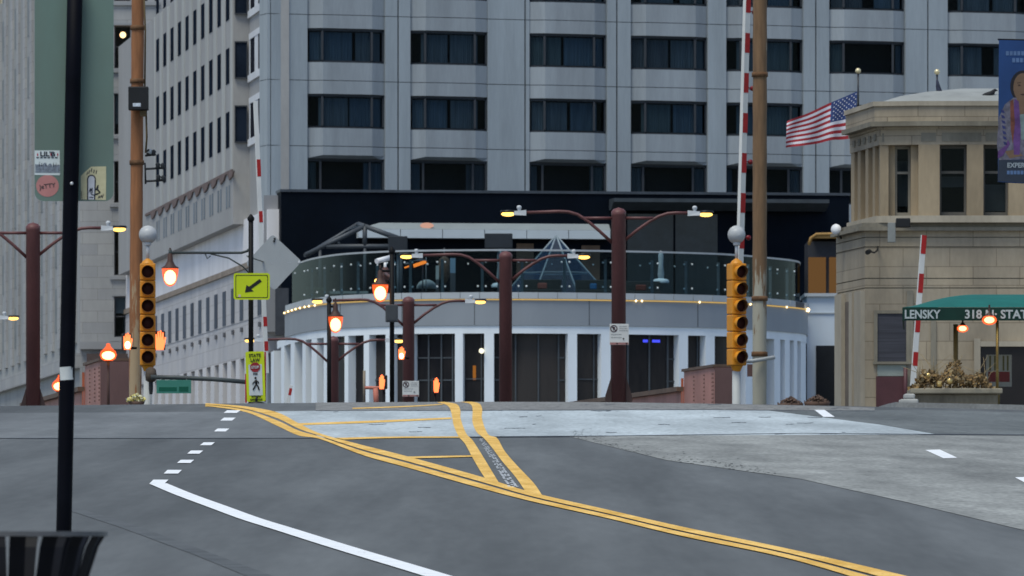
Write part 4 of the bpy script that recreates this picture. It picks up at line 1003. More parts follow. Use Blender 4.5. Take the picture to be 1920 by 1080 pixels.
# ---------------------------------------------------------------- brown double arm lamp posts
pole_m = M('maroon_paint', (.115, .042, .04), .5, .18, 2.5, (1, 1, .3), fine=.06, spec=.4)
led = ME('amber_led', (1.0, .56, .12), 2.2); alu = M('grey_aluminium', (.50, .52, .54), .45, .05)
HT = 4.5
def lamp_post(loc):
    t = thing('lamp_post', 'x', 'lamp post', loc, 'brown double arm lamp posts on the bridge')
    m_ = MB(); m_.lathe([(.001, -1.2), (.15, -1.2), (.15, HT-.14), (.155, HT-.13), (.155, HT-.05), (.14, HT-.04), (.11, HT-.0), (.001, HT+.035)], (0, 0, 0), seg=22); m_.build('pole', pole_m, t, local=True)
    m_ = MB()
    for s_ in (-1, 1): m_.slab([(s_*.14, -.02, -1), (s_*.29, -.02, -1), (s_*.28, -.02, .60), (s_*.15, -.02, 1.02)], (0, .04, 0))
    build_each(m_, 'base_fin', M('dark_maroon', (.05, .03, .028), .6), t, local=True)
    for s_, L_, nm in ((-1, 1.95, 'arm'), (1, 1.46, 'arm')):
        m_ = MB(); z = HT-.19
        P = [(.12, HT-.72), (.4, HT-.46), (.66, HT-.24), (.86, HT-.115), (1.05, HT-.06), (1.25, HT-.05), (L_, HT-.075)] if s_ < 0 else [(.12, HT-.66), (.4, HT-.43), (.66, HT-.25), (.85, HT-.15), (1.02, HT-.095), (1.2, HT-.08), (L_, HT-.085)]
        m_.tube([(s_*x, 0, zz) for x, zz in P], .034, 10); m_.tube([(s_*.12, 0, z), (s_*.72, 0, z)], .032, 10)
        a = m_.build('arm', pole_m, t, local=True)
        m_ = MB(); z = P[-1][1]; x_a, x_b = s_*(L_-.02), s_*(L_+.25)
        vs = [(x_a, -.07, z-.06), (x_b, -.10, z-.05), (x_b, .10, z-.05), (x_a, .07, z-.06), (x_a, -.06, z+.055), (x_b, -.08, z+.03), (x_b, .08, z+.03), (x_a, .06, z+.055)]
        m_.add(vs, [(0, 3, 2, 1), (4, 5, 6, 7), (0, 1, 5, 4), (1, 2, 6, 5), (2, 3, 7, 6), (3, 0, 4, 7)])
        xc = s_*(L_+.13); m_.lathe([(.03, .03), (.035, .07), (.05, .09), (.05, .13), (.03, .15), (.001, .155)], (xc, 0, z), seg=12)
        h = m_.build('lamp_head', alu, t, local=True); 
        m_ = MB(); m_.sphere((s_*(L_+.36), 0, z-.03), .1, 14, (1.45, 1.0, .48)); m_.build('lens', led, h, local=True)
        m_ = MB(); m_.lathe([(.075, 0), (.13, .012), (.11, .05), (.001, .06)], (0, 0, 0), seg=16)
        for v in m_.v: v.x = v.x*1.35+s_*(L_+.36); v.z = v.z+z
        m_.build('hood', M('black_plastic', (0, 0, 0)), h, local=True)
    return t
posts_ = [(1160, 156, 392, 'nearest brown double arm lamp post, carrying a parking sign, right of centre'), (948, 174, 473, 'second brown double arm lamp post, in front of the terrace glass'),
          (766, 190, 558, 'third brown double arm lamp post, with a small white sign near its foot'), (625, 207, 632, 'farthest brown double arm lamp post, lowest in the row'),
          (62, 158, 420, 'lone brown double arm lamp post left of the black pole'), (-104, 198, 589, 'brown lamp post beyond the left edge, only one lit lamp head showing')]
lp0 = None
for px, d, py, lab in posts_:
    loc = (WX(px, d), d, WZ(py, d)-HT)
    if lp0 is None: lp0 = lamp_post(loc); o = lp0
    else: o = copy_tree(lp0); o.location = loc
    o['label'] = lab
# parking signs on two posts
def parking_sign(px, py, d, w_, h_, label):
    p = W(px, py, d); t = thing('parking_sign', label, 'sign', p, 'white no parking signs on the lamp posts')
    x, y, z = p; m_ = MB(); m_.box(x-w_/2, x+w_/2, y, y+.012, z-h_/2, z+h_/2); m_.build('plate', M('sign_white', (.60, .60, .58), .5, .06, 3), t, bevel=.003)
    m_ = MB(); c_ = Vector((x-w_*.28, y-.004, z+h_*.27)); n_ = 20; r1, r0 = w_*.19, w_*.14
    ring = [c_+Vector((math.sin(2*math.pi*k/n_)*r, 0, math.cos(2*math.pi*k/n_)*r)) for r in (r0, r1) for k in range(n_)]
    m_.add(ring, [(k, (k+1) % n_, n_+(k+1) % n_, n_+k) for k in range(n_)])
    m_.add([c_+Vector((-r1*.75, -.001, r1*.55)), c_+Vector((-r1*.55, -.001, r1*.75)), c_+Vector((r1*.75, -.001, -r1*.55)), c_+Vector((r1*.55, -.001, -r1*.75))], [(0, 1, 2, 3)])
    m_.add([c_+Vector((q[0]*r0, .002, q[1]*r0)) for q in ((-.3, -.7), (-.05, -.7), (-.05, -.1), (.45, 0), (.45, .6), (-.3, .7))], [(0, 1, 2, 3, 4, 5)])
    m_.build('no_parking_symbol', M('sign_symbol', (.045, .012, .015), .5), t)
    m_ = MB(); rr = random.Random(int(px))
    for r_, zz in ((0, .40), (0, .30), (0, .20)):
        xx = .02
        while xx < .42: q = rr.uniform(.03, .08); m_.box(x+w_*xx, x+w_*(xx+q*.7), y-.004, y-.001, z+h_*(zz-.045), z+h_*zz); xx += q+.02
    for zz in (.02, -.12):
        xx = -.42
        while xx < .1: q = rr.uniform(.03, .08); m_.box(x+w_*xx, x+w_*(xx+q*.7), y-.004, y-.001, z+h_*(zz-.05), z+h_*zz); xx += q+.02
    m_.build('faded_lines', M('sign_faded_ink', (.22, .23, .24), .6), t)
    m_ = MB(); m_.box(x-w_*.48, x+w_*.48, y-.003, y-.0005, z-h_*.49, z-h_*.38)
    m_.build('red_strip', M('sign_red_strip', (.32, .16, .15), .6), t)
    m_ = MB()
    for q, zz in ((-.12, -.43), (.38, -.43), (.22, -.2)): m_.lathe([(.001, -.01), (w_*.04, -.008), (w_*.04, 0)], (x+w_*q, y-.004, z+h_*zz), (0, 1, 0), 8)
    build_each(m_, 'bolt', M('black_plastic', (0, 0, 0)), t)
parking_sign(1161, 627, 155.82, .40, .44, 'white no parking sign with red strip on the nearest lamp post')
parking_sign(770, 729, 189.8, .42, .40, 'small white no parking sign low on the third lamp post')
# ---------------------------------------------------------------- rusty masts
def rust_mat(name, rust, paint, zsplit, soft, thr):
    m = bpy.data.materials.new(name); m.use_nodes = True; n = m.node_tree.nodes; l = m.node_tree.links; b = n['Principled BSDF']; b.inputs['Roughness'].default_value = .85
    tc = n.new('ShaderNodeTexCoord'); mp = n.new('ShaderNodeMapping'); mp.inputs['Scale'].default_value = (7, 7, .9); l.new(tc.outputs['Object'], mp.inputs[0])
    nz = n.new('ShaderNodeTexNoise'); nz.inputs['Scale'].default_value = 1.0; nz.inputs['Detail'].default_value = 8; nz.inputs['Roughness'].default_value = .65; l.new(mp.outputs[0], nz.inputs[0])
    sx = n.new('ShaderNodeSeparateXYZ'); l.new(tc.outputs['Object'], sx.inputs[0])
    mr = n.new('ShaderNodeMapRange'); mr.inputs[1].default_value = zsplit-soft; mr.inputs[2].default_value = zsplit+soft; mr.inputs[3].default_value = -.22; mr.inputs[4].default_value = .12; l.new(sx.outputs[2], mr.inputs[0])
    ad = n.new('ShaderNodeMath'); ad.operation = 'ADD'; l.new(nz.outputs[0], ad.inputs[0]); l.new(mr.outputs[0], ad.inputs[1])
    st = n.new('ShaderNodeMapRange'); st.inputs[1].default_value = thr-.03; st.inputs[2].default_value = thr+.03; l.new(ad.outputs[0], st.inputs[0])
    n2 = n.new('ShaderNodeTexNoise'); n2.inputs['Scale'].default_value = 2.2; n2.inputs['Detail'].default_value = 6; l.new(mp.outputs[0], n2.inputs[0])
    rr = n.new('ShaderNodeMix'); rr.data_type = 'RGBA'; rr.inputs[6].default_value = (*[c*.45 for c in rust], 1); rr.inputs[7].default_value = (*[c*1.35 for c in rust], 1); l.new(n2.outputs[0], rr.inputs[0])
    mx = n.new('ShaderNodeMix'); mx.data_type = 'RGBA'; mx.inputs[6].default_value = (*paint, 1); l.new(st.outputs[0], mx.inputs[0]); l.new(rr.outputs[2], mx.inputs[7]); l.new(mx.outputs[2], b.inputs['Base Color'])
    return m
def mast(px_b, px_t, d, r, label, mat_, bands):
    b = Vector((WX(px_b, d), d, prof(d)-.5)); top = W(px_t, -70, d)
    t = thing('rusty_mast', label, 'mast', b, 'tall rusty masts of the bridge gates')
    m_ = MB(); n_ = 24; m_.tube([b.lerp(top, i/n_) for i in range(n_+1)], [r*(1+.03*math.sin(i*2.3)) for i in range(n_+1)], 18); m_.build('mast_tube', mat_, t)
    m_ = MB()
    for py in bands:
        f_ = (prof(d)-.5-WZ(py, d))/((prof(d)-.5)-WZ(-70, d)); q = b.lerp(top, f_); m_.lathe([(r+.002, -.05), (r+.022, -.045), (r+.022, .045), (r+.002, .05)], q, seg=18)
    build_each(m_, 'clamp_band', M('rusty_band', (.13, .065, .03), .8, .3, 6), t)
    return t
rm = mast(253, 259, 152, .128, 'tall orange rusted mast behind the left signal with a black box near its top', rust_mat('orange_rust', (.30, .125, .05), (.38, .28, .17), 3, 3, .38), (52, 152, 305))
mast(1424, 1425, 152.5, .145, 'tall rusty mast with flaking white paint below, right of the striped gate arm', rust_mat('brown_rust', (.19, .11, .055), (.35, .33, .265), 2.9, 1.3, .475), (140, 560, 664))
p = W(260, 185, 151.7); t = thing('control_box', 'black box with a pale badge strapped to the left rusty mast', 'box', p)
m_ = MB(); m_.box(p.x-.205, p.x+.205, p.y-.16, p.y+.12, p.z-.24, p.z+.24); m_.build('case', M('black_plastic', (0, 0, 0)), t, bevel=.02)
m_ = MB(); m_.box(p.x-.11, p.x+.05, p.y-.168, p.y-.162, p.z-.17, p.z-.10); m_.build('badge', M('pale_badge', (.55, .6, .66), .4, .25, 20), t, bevel=.002)
m_ = MB(); m_.box(p.x+.03, p.x+.16, p.y-.1, p.y+.1, p.z-.36, p.z-.25); m_.tube([p+Vector((.15, 0, -.24)), p+Vector((.165, 0, -.8)), p+Vector((.14, .05, -1.1))], .02, 8); m_.tube([p+Vector((.12, .1, .25)), p+Vector((.13, .1, 1.4)), p+Vector((.10, .1, 2.2))], .018, 8); m_.build('cable', M('cable_brown', (.09, .06, .025), .7), t)
p = W(272, 300, 152); t = thing('insulator_bracket', 'dark three armed insulator bracket on the right side of the left rusty mast', 'bracket', p)
m_ = MB(); s_ = 152/F
def R_(px, py, dy=0): return W(px, py, 152+dy)
m_.tube([R_(246, 311), R_(272, 306), R_(273, 345)], .02, 8)
for y, x0_, x1_ in ((290, 272, 288), (315, 272, 305), (338, 272, 306)):
    m_.tube([R_(x0_, y+2), R_(x1_, y)], .022, 8)
    for q in ((x1_-9, y-4), (x1_, y-3)): m_.lathe([(.02, -.06), (.055, -.04), (.04, -.0), (.055, .03), (.02, .07)], R_(*q), seg=10)
m_.build('arms', M('dark_iron', (.025, .027, .03), .6), t)
m_ = MB(); m_.lathe([(.02, -.05), (.06, -.03), (.05, .03), (.01, .06)], R_(281, 285), (.5, 0, 1), 10); m_.build('pale_insulator', M('grey_porcelain', (.32, .35, .36), .4), t)

# ---------------------------------------------------------------- six lens signals
sig_y = M('signal_yellow', (.60, .235, .012), .5, .12, 3, fine=.05, spec=.4)
lens_d = M('dark_red_lens', (.05, .014, .010), .5, .2, 5, spec=.1)
vis_in = M('visor_inside', (.10, .045, .008), .8)
ND, SH = 150.0, .343
def signal(loc, rz, label):
    """local: origin under the post, lenses look along -Y"""
    t = thing('traffic_signal', label, 'traffic light', loc, 'yellow six lens traffic signals', rz)
    base = 0.0; h0 = WZ(686, ND)-4.0
    m_ = MB()
    for k in range(6):
        z = h0+SH*k; m_.box(-.158, .158, -.12, .17, z+.004, z+SH-.004)
    hs = m_.build('housing', sig_y, t, bevel=.022, local=True)
    m_ = MB(); m_.lathe([(.03, -.20), (.05, -.17), (.11, -.03), (.13, 0)], (0, .02, h0), seg=16); m_.lathe([(.13, 0), (.10, .05), (.04, .09), (.02, .12)], (0, .02, h0+6*SH), seg=16); build_each(m_, 'end_cap', sig_y, t, local=True)
    for k in range(6):
        c_ = Vector((0, -.118, h0+SH*(k+.5))); m_ = MB(); sg = 22; ro, ri, Ln = .126, .119, .17
        vs = []; 
        for rad, y in ((ro, 0), (ro, -1), (ri, -1), (ri, 0)):
            for j in range(sg):
                an = 2*math.pi*j/sg; cut = .55+.45*(math.cos(an)*.5+.5)   # deeper at the top
                vs.append(c_+Vector((math.sin(an)*rad, y*Ln*cut, math.cos(an)*rad)))
        fs = [(i*sg+j, i*sg+(j+1) % sg, (i+1)*sg+(j+1) % sg, (i+1)*sg+j) for i in range(3) for j in range(sg)]
        m_.add(vs[:2*sg], [f for f in fs[:sg]], True)
        m_.cur = 1; m_.add(vs[sg:], [tuple(i for i in f) for f in fs[:2*sg]], True)
        m_.build('visor', [sig_y, M('visor_black', (.12, .05, .016), .7)], t, local=True)
        m_ = MB(); m_.lathe([(.001, -.03), (.07, -.022), (.118, .0)], c_+Vector((0, -.004, 0)), (0, 1, 0), 20); m_.build('lens', lens_d, t, local=True)
    return t, h0
loc1 = (WX(277, ND), ND, 4.0); loc2 = (WX(1382, ND), ND, 4.0)
sg1, h0 = signal(loc1, R(3), 'yellow six lens signal facing us, in front of the left rusty mast')
grey_post = M('pale_grey_post', (.42, .43, .42), .6, .12, 2, (1, 1, .4))
# gong on a stalk above, post below (both copies share them)
top = h0+6*SH
m_ = MB(); m_.tube([(0, .02, top+.08), (0, .02, top+.42)], .035, 10); m_.lathe([(.06, 0), (.075, .03), (.06, .07)], (0, .02, top+.36), seg=12); m_.build('stalk', M('white_stalk', (.50, .50, .50), .5, .08), sg1, local=True)
m_ = MB(); m_.lathe([(.001, -.13), (.07, -.122), (.125, -.09), (.158, -.03), (.165, .01), (.182, .015), (.185, .045), (.15, .055), (.001, .06)], (0, .0, top+.575), (.12, 1, .12), 24); m_.build('gong', M('white_gong', (.42, .43, .44), .4, .08, 3), sg1, local=True)
m_ = MB(); m_.tube([(0, .03, -1), (0, .03, h0-.1)], .085, 12); m_.build('post', grey_post, sg1, local=True)
sg2 = copy_tree(sg1); sg2.location = loc2; sg2.rotation_euler = (0, 0, R(24)); sg2['label'] = 'yellow six lens signal turned to the right, beside the striped gate arm'
p = W(283, 702, 149.6); t = thing('junction_case', 'weathered dark case hanging beneath the left traffic signal', 'box', p)
m_ = MB(); m_.lathe([(.06, -.15), (.105, -.12), (.115, .0), (.10, .10), (.05, .14), (.001, .15)], p, seg=14); m_.build('case', M('weathered_case', (.075, .055, .04), .7, .4, 6), t)
m_ = MB(); m_.lathe([(.03, -.40), (.045, -.3), (.045, -.14)], p, seg=10); m_.build('neck', M('dark_iron', (0, 0, 0)), t)
p = W(1408, 672, 152); t = thing('cross_bracket', 'pale cross bracket tying the right signal to the whitish mast', 'bracket', p)
m_ = MB(); m_.tube([W(1394, 678, 151), W(1412, 677, 152.2), W(1452, 670, 152.4)], .04, 10); m_.build('pipe', grey_post, t)
m_ = MB(); m_.box(WX(1401, 152.6), WX(1411, 152.6), 152.6, 152.66, WZ(706, 152.6), WZ(683, 152.6)); m_.build('steel_tab', steel_d, t)

# ---------------------------------------------------------------- striped barrier arms
red_p = M('red_paint', (.36, .015, .015), .5, .12, 5); white_p = M('white_paint', (.62, .62, .60), .5, .08, 3, (1, 1, .4)); red_l = M('dark_red_lens2', (.20, .01, .015), .3)
def gate_arm(a, b, d, wpx, reds, label, lamps=(), rz=0.0, thick=None):
    """a, b: pixel ends (top, bottom); the arm is a square tube, red bands on the face"""
    A, B_ = W(*a, d), W(*b, d); t = thing('gate_arm', label, 'barrier arm', B_, 'raised red and white barrier arms')
    ax = (A-B_).normalized(); Ln = (A-B_).length; xr = Vector((math.cos(rz), math.sin(rz), 0)); xr = (xr-ax*xr.dot(ax)).normalized(); yr = ax.cross(xr)
    w_ = wpx*d/F; th = thick or w_*.6
    mt = Matrix((xr, yr, ax)).transposed().to_4x4(); mt.translation = B_
    m_ = MB(); m_.box(-w_/2, w_/2, -th/2, th/2, 0, Ln, mt); m_.build('arm', white_p, t, bevel=.004)
    m_ = MB()
    for y0, y1 in reds:
        z0 = Ln*(b[1]-y1)/(b[1]-a[1]); z1 = Ln*(b[1]-y0)/(b[1]-a[1])
        m_.box(-w_/2+.012, w_/2+.004, -th/2-.004, th/2-.02, z0, z1, mt)
    build_each(m_, 'red_band', red_p, t)
    for y in lamps:
        z = Ln*(b[1]-y)/(b[1]-a[1]); m_ = MB(); c_ = Vector((w_/2+.11, -th/2, z))
        m_.lathe([(.001, -.04), (.045, -.035), (.055, 0), (.05, .03), (.001, .035)], c_, (0, 1, 0), 12); m_.tube([c_+Vector((-.12, .05, .02)), c_+Vector((0, .03, 0))], .012, 6)
        m_.v = [mt @ v for v in m_.v]; m_.build('warning_lamp', red_l, t)
    return t
gate_arm((1402, -60), (1383, 640), 153.5, 12, [(-50, 24), (62, 99), (137, 174), (212, 249), (287, 324), (362, 399), (437, 466), (512, 560)], 'tall striped barrier arm with red lamps beside the whitish mast', (22, 165, 303, 445), R(38), .09)
gate_arm((1732, 441), (1709, 760), 158, 10, [(441, 476), (513, 549), (596, 623), (660, 686)], 'leaning red and white barrier arm in front of the bridge house', (), R(12), .05)
gate_arm((479, 190), (500, 700), 146, 8, [(299, 331), (396, 417), (480, 506), (594, 612), (640, 658)], 'thin pale barrier arm behind the diamond sign at left', (), R(14), .06)
gate_arm((546, 722), (539, 760), 178, 6, [(728, 741)], 'short stub of a striped barrier just over the crest, right of the pedestrian sign', (), 0, .06)

# ---------------------------------------------------------------- lanterns
blk_iron = M('black_iron', (.006, .006, .007), .6, .2, 4, spec=.15)
globe_m = ME('orange_globe', (1.0, .125, .028), 1.15, .45); bulb_m = ME('lantern_bulb', (1.0, .52, .20), 7.0); hood_m = M('brown_hood', (.06, .03, .024), .6)
def lantern_parts(t, c, s, hood=True):
    """tapered globe hanging at c (centre), s = width"""
    m_ = MB(); m_.lathe([(.36*s, .60*s), (.50*s, .52*s), (.5*s, .36*s), (.46*s, .05*s), (.37*s, -.28*s), (.25*s, -.48*s), (.10*s, -.565*s), (.001, -.58*s)], c, seg=24); g = m_.build('globe', globe_m, t)
    m_ = MB(); m_.sphere(c+Vector((0, 0, -.03*s)), .36*s, 16, (1, 1, 1.22)); m_.build('bulb', bulb_m, g)
    m_ = MB(); m_.lathe([(.52*s, .50*s), (.53*s, .56*s), (.34*s, .66*s), (.18*s, .95*s), (.15*s, 1.35*s), (.07*s, 1.45*s), (.05*s, 1.75*s)], c, seg=20); m_.build('hood', hood_m, t)
def street_lamp(label, d, pole, ptop, lamp, wpx, army, scroll=True):
    b = Vector((WX(pole, d), d, prof(d)-.3)); t = thing('street_lamp', label, 'street lamp', b, 'black street lamps with orange pendant lanterns')
    m_ = MB(); top = W(pole, ptop, d); m_.tube([b, top], .047, 12); m_.lathe([(.06, 0), (.07, .05), (.02, .12), (.001, .13)], top, seg=12); m_.build('pole', blk_iron, t)
    c = W(lamp[0], lamp[1], d); a = W(lamp[0], army, d); e_ = W(pole, army, d)
    m_ = MB(); sgn = 1 if e_.x > a.x else -1
    m_.tube([a+Vector((0, 0, -.06)), a+Vector((0, 0, .06))], .03, 10); m_.tube([a, a.lerp(e_, .88), a.lerp(e_, .95)+Vector((0, 0, .03)), e_+Vector((0, 0, .10))], .024, 8)
    m_.tube([a+Vector((0, 0, -.02)), c+Vector((0, 0, wpx*d/F*1.2))], .026, 8)
    if scroll:
        q = a.lerp(e_, .5); m_.tube([q+Vector((0, 0, -.02)), q.lerp(e_, .45)+Vector((0, 0, -.10)), q.lerp(e_, .8)+Vector((0, 0, -.26)), e_+Vector((0, 0, -.42))], .014, 8)
        m_.tube([q+Vector((-.1*sgn, 0, -.02)), q+Vector((-.06*sgn, 0, -.11)), q+Vector((0, 0, -.06))], .012, 8)
    m_.build('arm', blk_iron if not scroll else M('green_black_iron', (.035, .045, .045), .5), t)
    lantern_parts(t, c, wpx*d/F)
    return t
street_lamp('black street lamp whose long arm holds an orange lantern above the left signal', 141, 470.5, 414, (319, 519), 31, 474)
street_lamp('black street lamp with a lantern hung close in front of the terrace glass', 150, 735, 474, (713, 549), 30, 508, False)
street_lamp('dark street lamp with the lowest hanging lantern, above the farthest brown post', 165, 617, 566, (629, 608), 28, 575, False)
def post_lantern(px, py, label, wpx):
    d = 156.0; c = W(px, py, d); b = Vector((c.x, d, prof(d)-.3)); t = thing('onion_lamp', label, 'street lamp', b, 'onion shaped orange lamps on posts')
    s = wpx*d/F
    m_ = MB(); m_.lathe([(.001, -.42*s), (.22*s, -.40*s), (.42*s, -.27*s), (.50*s, -.05*s), (.44*s, .16*s), (.25*s, .33*s), (.13*s, .48*s), (.11*s, .62*s), (.001, .64*s)], c, seg=22); g = m_.build('globe', globe_m, t)
    m_ = MB(); m_.sphere(c+Vector((0, 0, -.08*s)), .33*s, 16, (1.15, 1, .75)); m_.build('bulb', bulb_m, g)
    m_ = MB(); m_.tube([b, c+Vector((0, 0, -.42*s))], .03, 10); m_.lathe([(.18*s, -.46*s), (.3*s, -.40*s), (.2*s, -.385*s)], c, seg=14); m_.build('post', hood_m, t)
    return t
post_lantern(203, 664, 'orange onion lamp above the left girder', 32); post_lantern(112, 722, 'orange onion lamp half hidden by the black pole', 30)
# ---------------------------------------------------------------- pedestrian hand signals
hand_m = ME('hand_orange', (1.0, .17, .055), 2.0); hot_m = ME('hand_hot', (1.0, .50, .26), 5.0)
def hand_signal(px, py, d, w_, h_, label, rz, mount, hot):
    c = W(px, py, d); t = thing('crossing_signal', label, 'pedestrian signal', c, 'orange hand pedestrian signals', rz)
    m_ = MB(); m_.box(-w_*.40, w_*.40, .01, .14, -h_*.44, h_*.42); m_.build('case', M('case_black', (.02, .008, .006), .5), t, bevel=.02, local=True)
    P = [(-.30, -.44), (.26, -.44), (.38, -.15), (.46, .12), (.36, .16), (.28, -.02), (.27, .34), (.17, .36), (.13, .08), (.10, .44), (-.01, .45), (-.03, .08), (-.08, .40), (-.19, .39), (-.19, .05), (-.26, .28), (-.36, .26), (-.36, -.2)]
    m_ = MB(); m_.slab([(x*w_*.98, -.012, z*h_) for x, z in P], (0, .02, 0)); m_.build('hand', hand_m, t, local=True)
    if hot: m_ = MB(); m_.sphere((0, -.016, -h_*.2), w_*.26, 12, (1, .15, 1.3)); m_.build('bright_core', hot_m, t, local=True)
    if mount == 'post': m_ = MB(); m_.tube([(0, .08, -h_*.5), (0, .08, -h_*.5-.9)], .03, 8); m_.build('post', blk_iron, t, local=True)
    elif mount: m_ = MB(); mx = Matrix.Rotation(-rz, 4, 'Z'); m_.tube([(0, .09, -h_*.35), mx @ Vector((mount, .14, -h_*.35))], .025, 8); m_.build('bracket', blk_iron, t, local=True)
    return t
hand_signal(239, 640, 151, .23, .38, 'white hot orange hand signal left of the left traffic signal', R(18), .18, True)
hand_signal(300, 638, 150, .27, .44, 'large orange hand signal right of the left traffic signal', R(4), -.2, False)
hand_signal(753, 662, 188, .22, .36, 'bright orange hand signal on the third lamp post', R(-15), .18, True)
hand_signal(818, 722, 170, .17, .38, 'narrow orange hand signal alone before the tall window', R(20), 'post', False)
hand_signal(716, 716, 165, .17, .36, 'orange hand signal on a horizontal orange bar at the street corner', R(-30), 'post', False)
b = W(683, 690, 166); t = thing('corner_rail', 'orange tinted horizontal bar on two stub posts at the street corner', 'rail', W(700, 750, 166))
m_ = MB(); m_.tube([W(684, 727, 166), W(722, 727, 166)], .035, 8); m_.tube([W(704, 728, 166), W(706, 765, 166)], .06, 8); m_.build('bar', M('salmon_paint', (.50, .17, .12), .6), t)
m_ = MB(); m_.tube([W(683, 695, 166.1), W(683, 765, 166.1)], .03, 8); m_.build('tan_stub', M('tan_stub', (.24, .2, .15), .6), t)
p = W(717, 487, 152); t = thing('street_camera', 'white camera tube on a brown mount beside the lamp with the close hung lantern', 'camera', p)
m_ = MB(); m_.tube([W(706, 490, 151.9), W(732, 483, 152.2)], .055, 12); m_.build('tube', M('white_enamel', (0, 0, 0)), t)
m_ = MB(); m_.tube([W(722, 492, 152), W(722, 508, 152)], .03, 8); m_.build('neck', M('white_enamel', (0, 0, 0)), t)
m_ = MB(); m_.lathe([(.05, .12), (.09, .05), (.1, -.1), (.05, -.18)], W(722, 512, 152), seg=12); m_.tube([W(722, 512, 152), W(733, 520, 150.2)], .03, 8); m_.build('mount', M('brown_mount', (.10, .05, .045), .6), t)
p = W(706, 527, 151); t = thing('beacon_lamp', 'tiny amber beacon just above the close hung lantern', 'lamp', p)
m_ = MB(); m_.sphere(p, .045, 10); m_.build('bulb', ME('amber_beacon', (1, .42, .10), 4), t)
m_ = MB(); m_.tube([p, p+Vector((.3, -.9, -.02))], .014, 6); m_.build('stem', blk_iron, t)
p = W(735, 587, 149.8); t = thing('signal_cabinet', 'dark grey cabinet strapped to the black pole under the close hung lantern', 'box', p)
m_ = MB(); m_.box(p.x-.13, p.x+.12, p.y-.12, p.y+.12, p.z-.18, p.z+.17); m_.build('case', M('cabinet_grey', (.06, .065, .07), .6, .15), t, bevel=.015)
m_ = MB(); m_.box(p.x-.10, p.x+.09, p.y-.128, p.y-.122, p.z-.14, p.z+.13); m_.build('door', M('cabinet_door', (.05, .055, .06), .5), t)

# ---------------------------------------------------------------- signs at left
DS = 140.6; fluo = M('fluorescent_lime', (.52, .62, .012), .5, .04, 2); ink = M('black_ink', (.012, .012, .012), .5); alum = M('sign_back_aluminium', (.34, .36, .37), .5, .10, 1.2, (1, 1, .4), spec=.4)
p = W(472, 537, DS); t = thing('arrow_sign', 'bright lime plaque with black arrow pointing down left on the black lamp pole', 'sign', p)
hw, hh = 34*DS/F, 25*DS/F
def rrect(hw, hh, r, n_=5):
    out = []
    for cx, cz, a0 in ((hw-r, hh-r, 0), (-hw+r, hh-r, 90), (-hw+r, -hh+r, 180), (hw-r, -hh+r, 270)):
        for k in range(n_+1): an = R(a0+90*k/n_); out.append((cx+r*math.cos(an), cz+r*math.sin(an)))
    return out
def plate(mb, c, pts, y0, th=.006): mb.slab([c+Vector((x, y0, z)) for x, z in pts], (0, th, 0))
m_ = MB(); plate(m_, p, rrect(hw, hh, .05), 0, .008); m_.build('plate', fluo, t)
m_ = MB(); o_ = rrect(hw-.035, hh-.035, .03); i_ = rrect(hw-.048, hh-.048, .025); n_ = len(o_)
m_.add([p+Vector((x, -.003, z)) for x, z in o_+i_], [(k, (k+1) % n_, n_+(k+1) % n_, n_+k) for k in range(n_)]); m_.build('border', ink, t)
ar = [(.16, .145), (.195, .10), (-.02, -.055), (.03, -.10), (-.15, -.125), (-.12, .03), (-.065, -.005), (.145, .15)]
m_ = MB(); m_.slab([p+Vector((x*.92+.01, -.005, z*.92+.0)) for x, z in ar], (0, .003, 0)); m_.build('arrow', ink, t)
m_ = MB(); m_.box(p.x-.25, p.x-.21, p.y-.006, p.y-.002, p.z-.20, p.z-.155); m_.build('sticker', M('pink_sticker', (.55, .40, .42), .6), t)
p = W(513, 492, 143.5); t = thing('diamond_sign', 'bare grey back of a tilted diamond sign right of the arrow plaque', 'sign', p)
hd = 53*143.5/F; m_ = MB()
def rdiamond(h, r=.06):
    pts = rrect(h/math.sqrt(2), h/math.sqrt(2), r); c_, s_ = math.cos(R(47)), math.sin(R(47)); return [(x*c_-z*s_, x*s_+z*c_) for x, z in pts]
plate(m_, p, rdiamond(hd), 0, .008); m_.build('plate', alum, t)
m_ = MB(); m_.box(p.x-.42, p.x+.2, p.y-.03, p.y-.002, p.z+.0, p.z+.012) if False else None
m_.tube([p+Vector((.0, -.012, .42)), p+Vector((.015, -.004, .40))], .02, 8); m_.sphere(p+Vector((.02, -.008, .455)), .022, 8); m_.build('bolt', ink, t)
m_ = MB(); m_.tube([p+Vector((-.42, -2.5, .02)), p+Vector((-.2, .06, .02)), p+Vector((.1, .03, .02))], .018, 8); m_.build('bracket', M('galvanised', (.3, .31, .31), .5), t)
m_ = MB(); m_.box(p.x-.05, p.x-.02, p.y-.003, p.y-.001, p.z-.02, p.z-.012); m_.box(p.x+.26, p.x+.33, p.y-.003, p.y-.001, p.z-.008, p.z+.0); m_.sphere(p+Vector((hd-.05, -.01, 0)), .025, 8, (1, .4, 1.4)); build_each(m_, 'scratch', M('pale_scratch', (.5, .52, .53), .5), t)
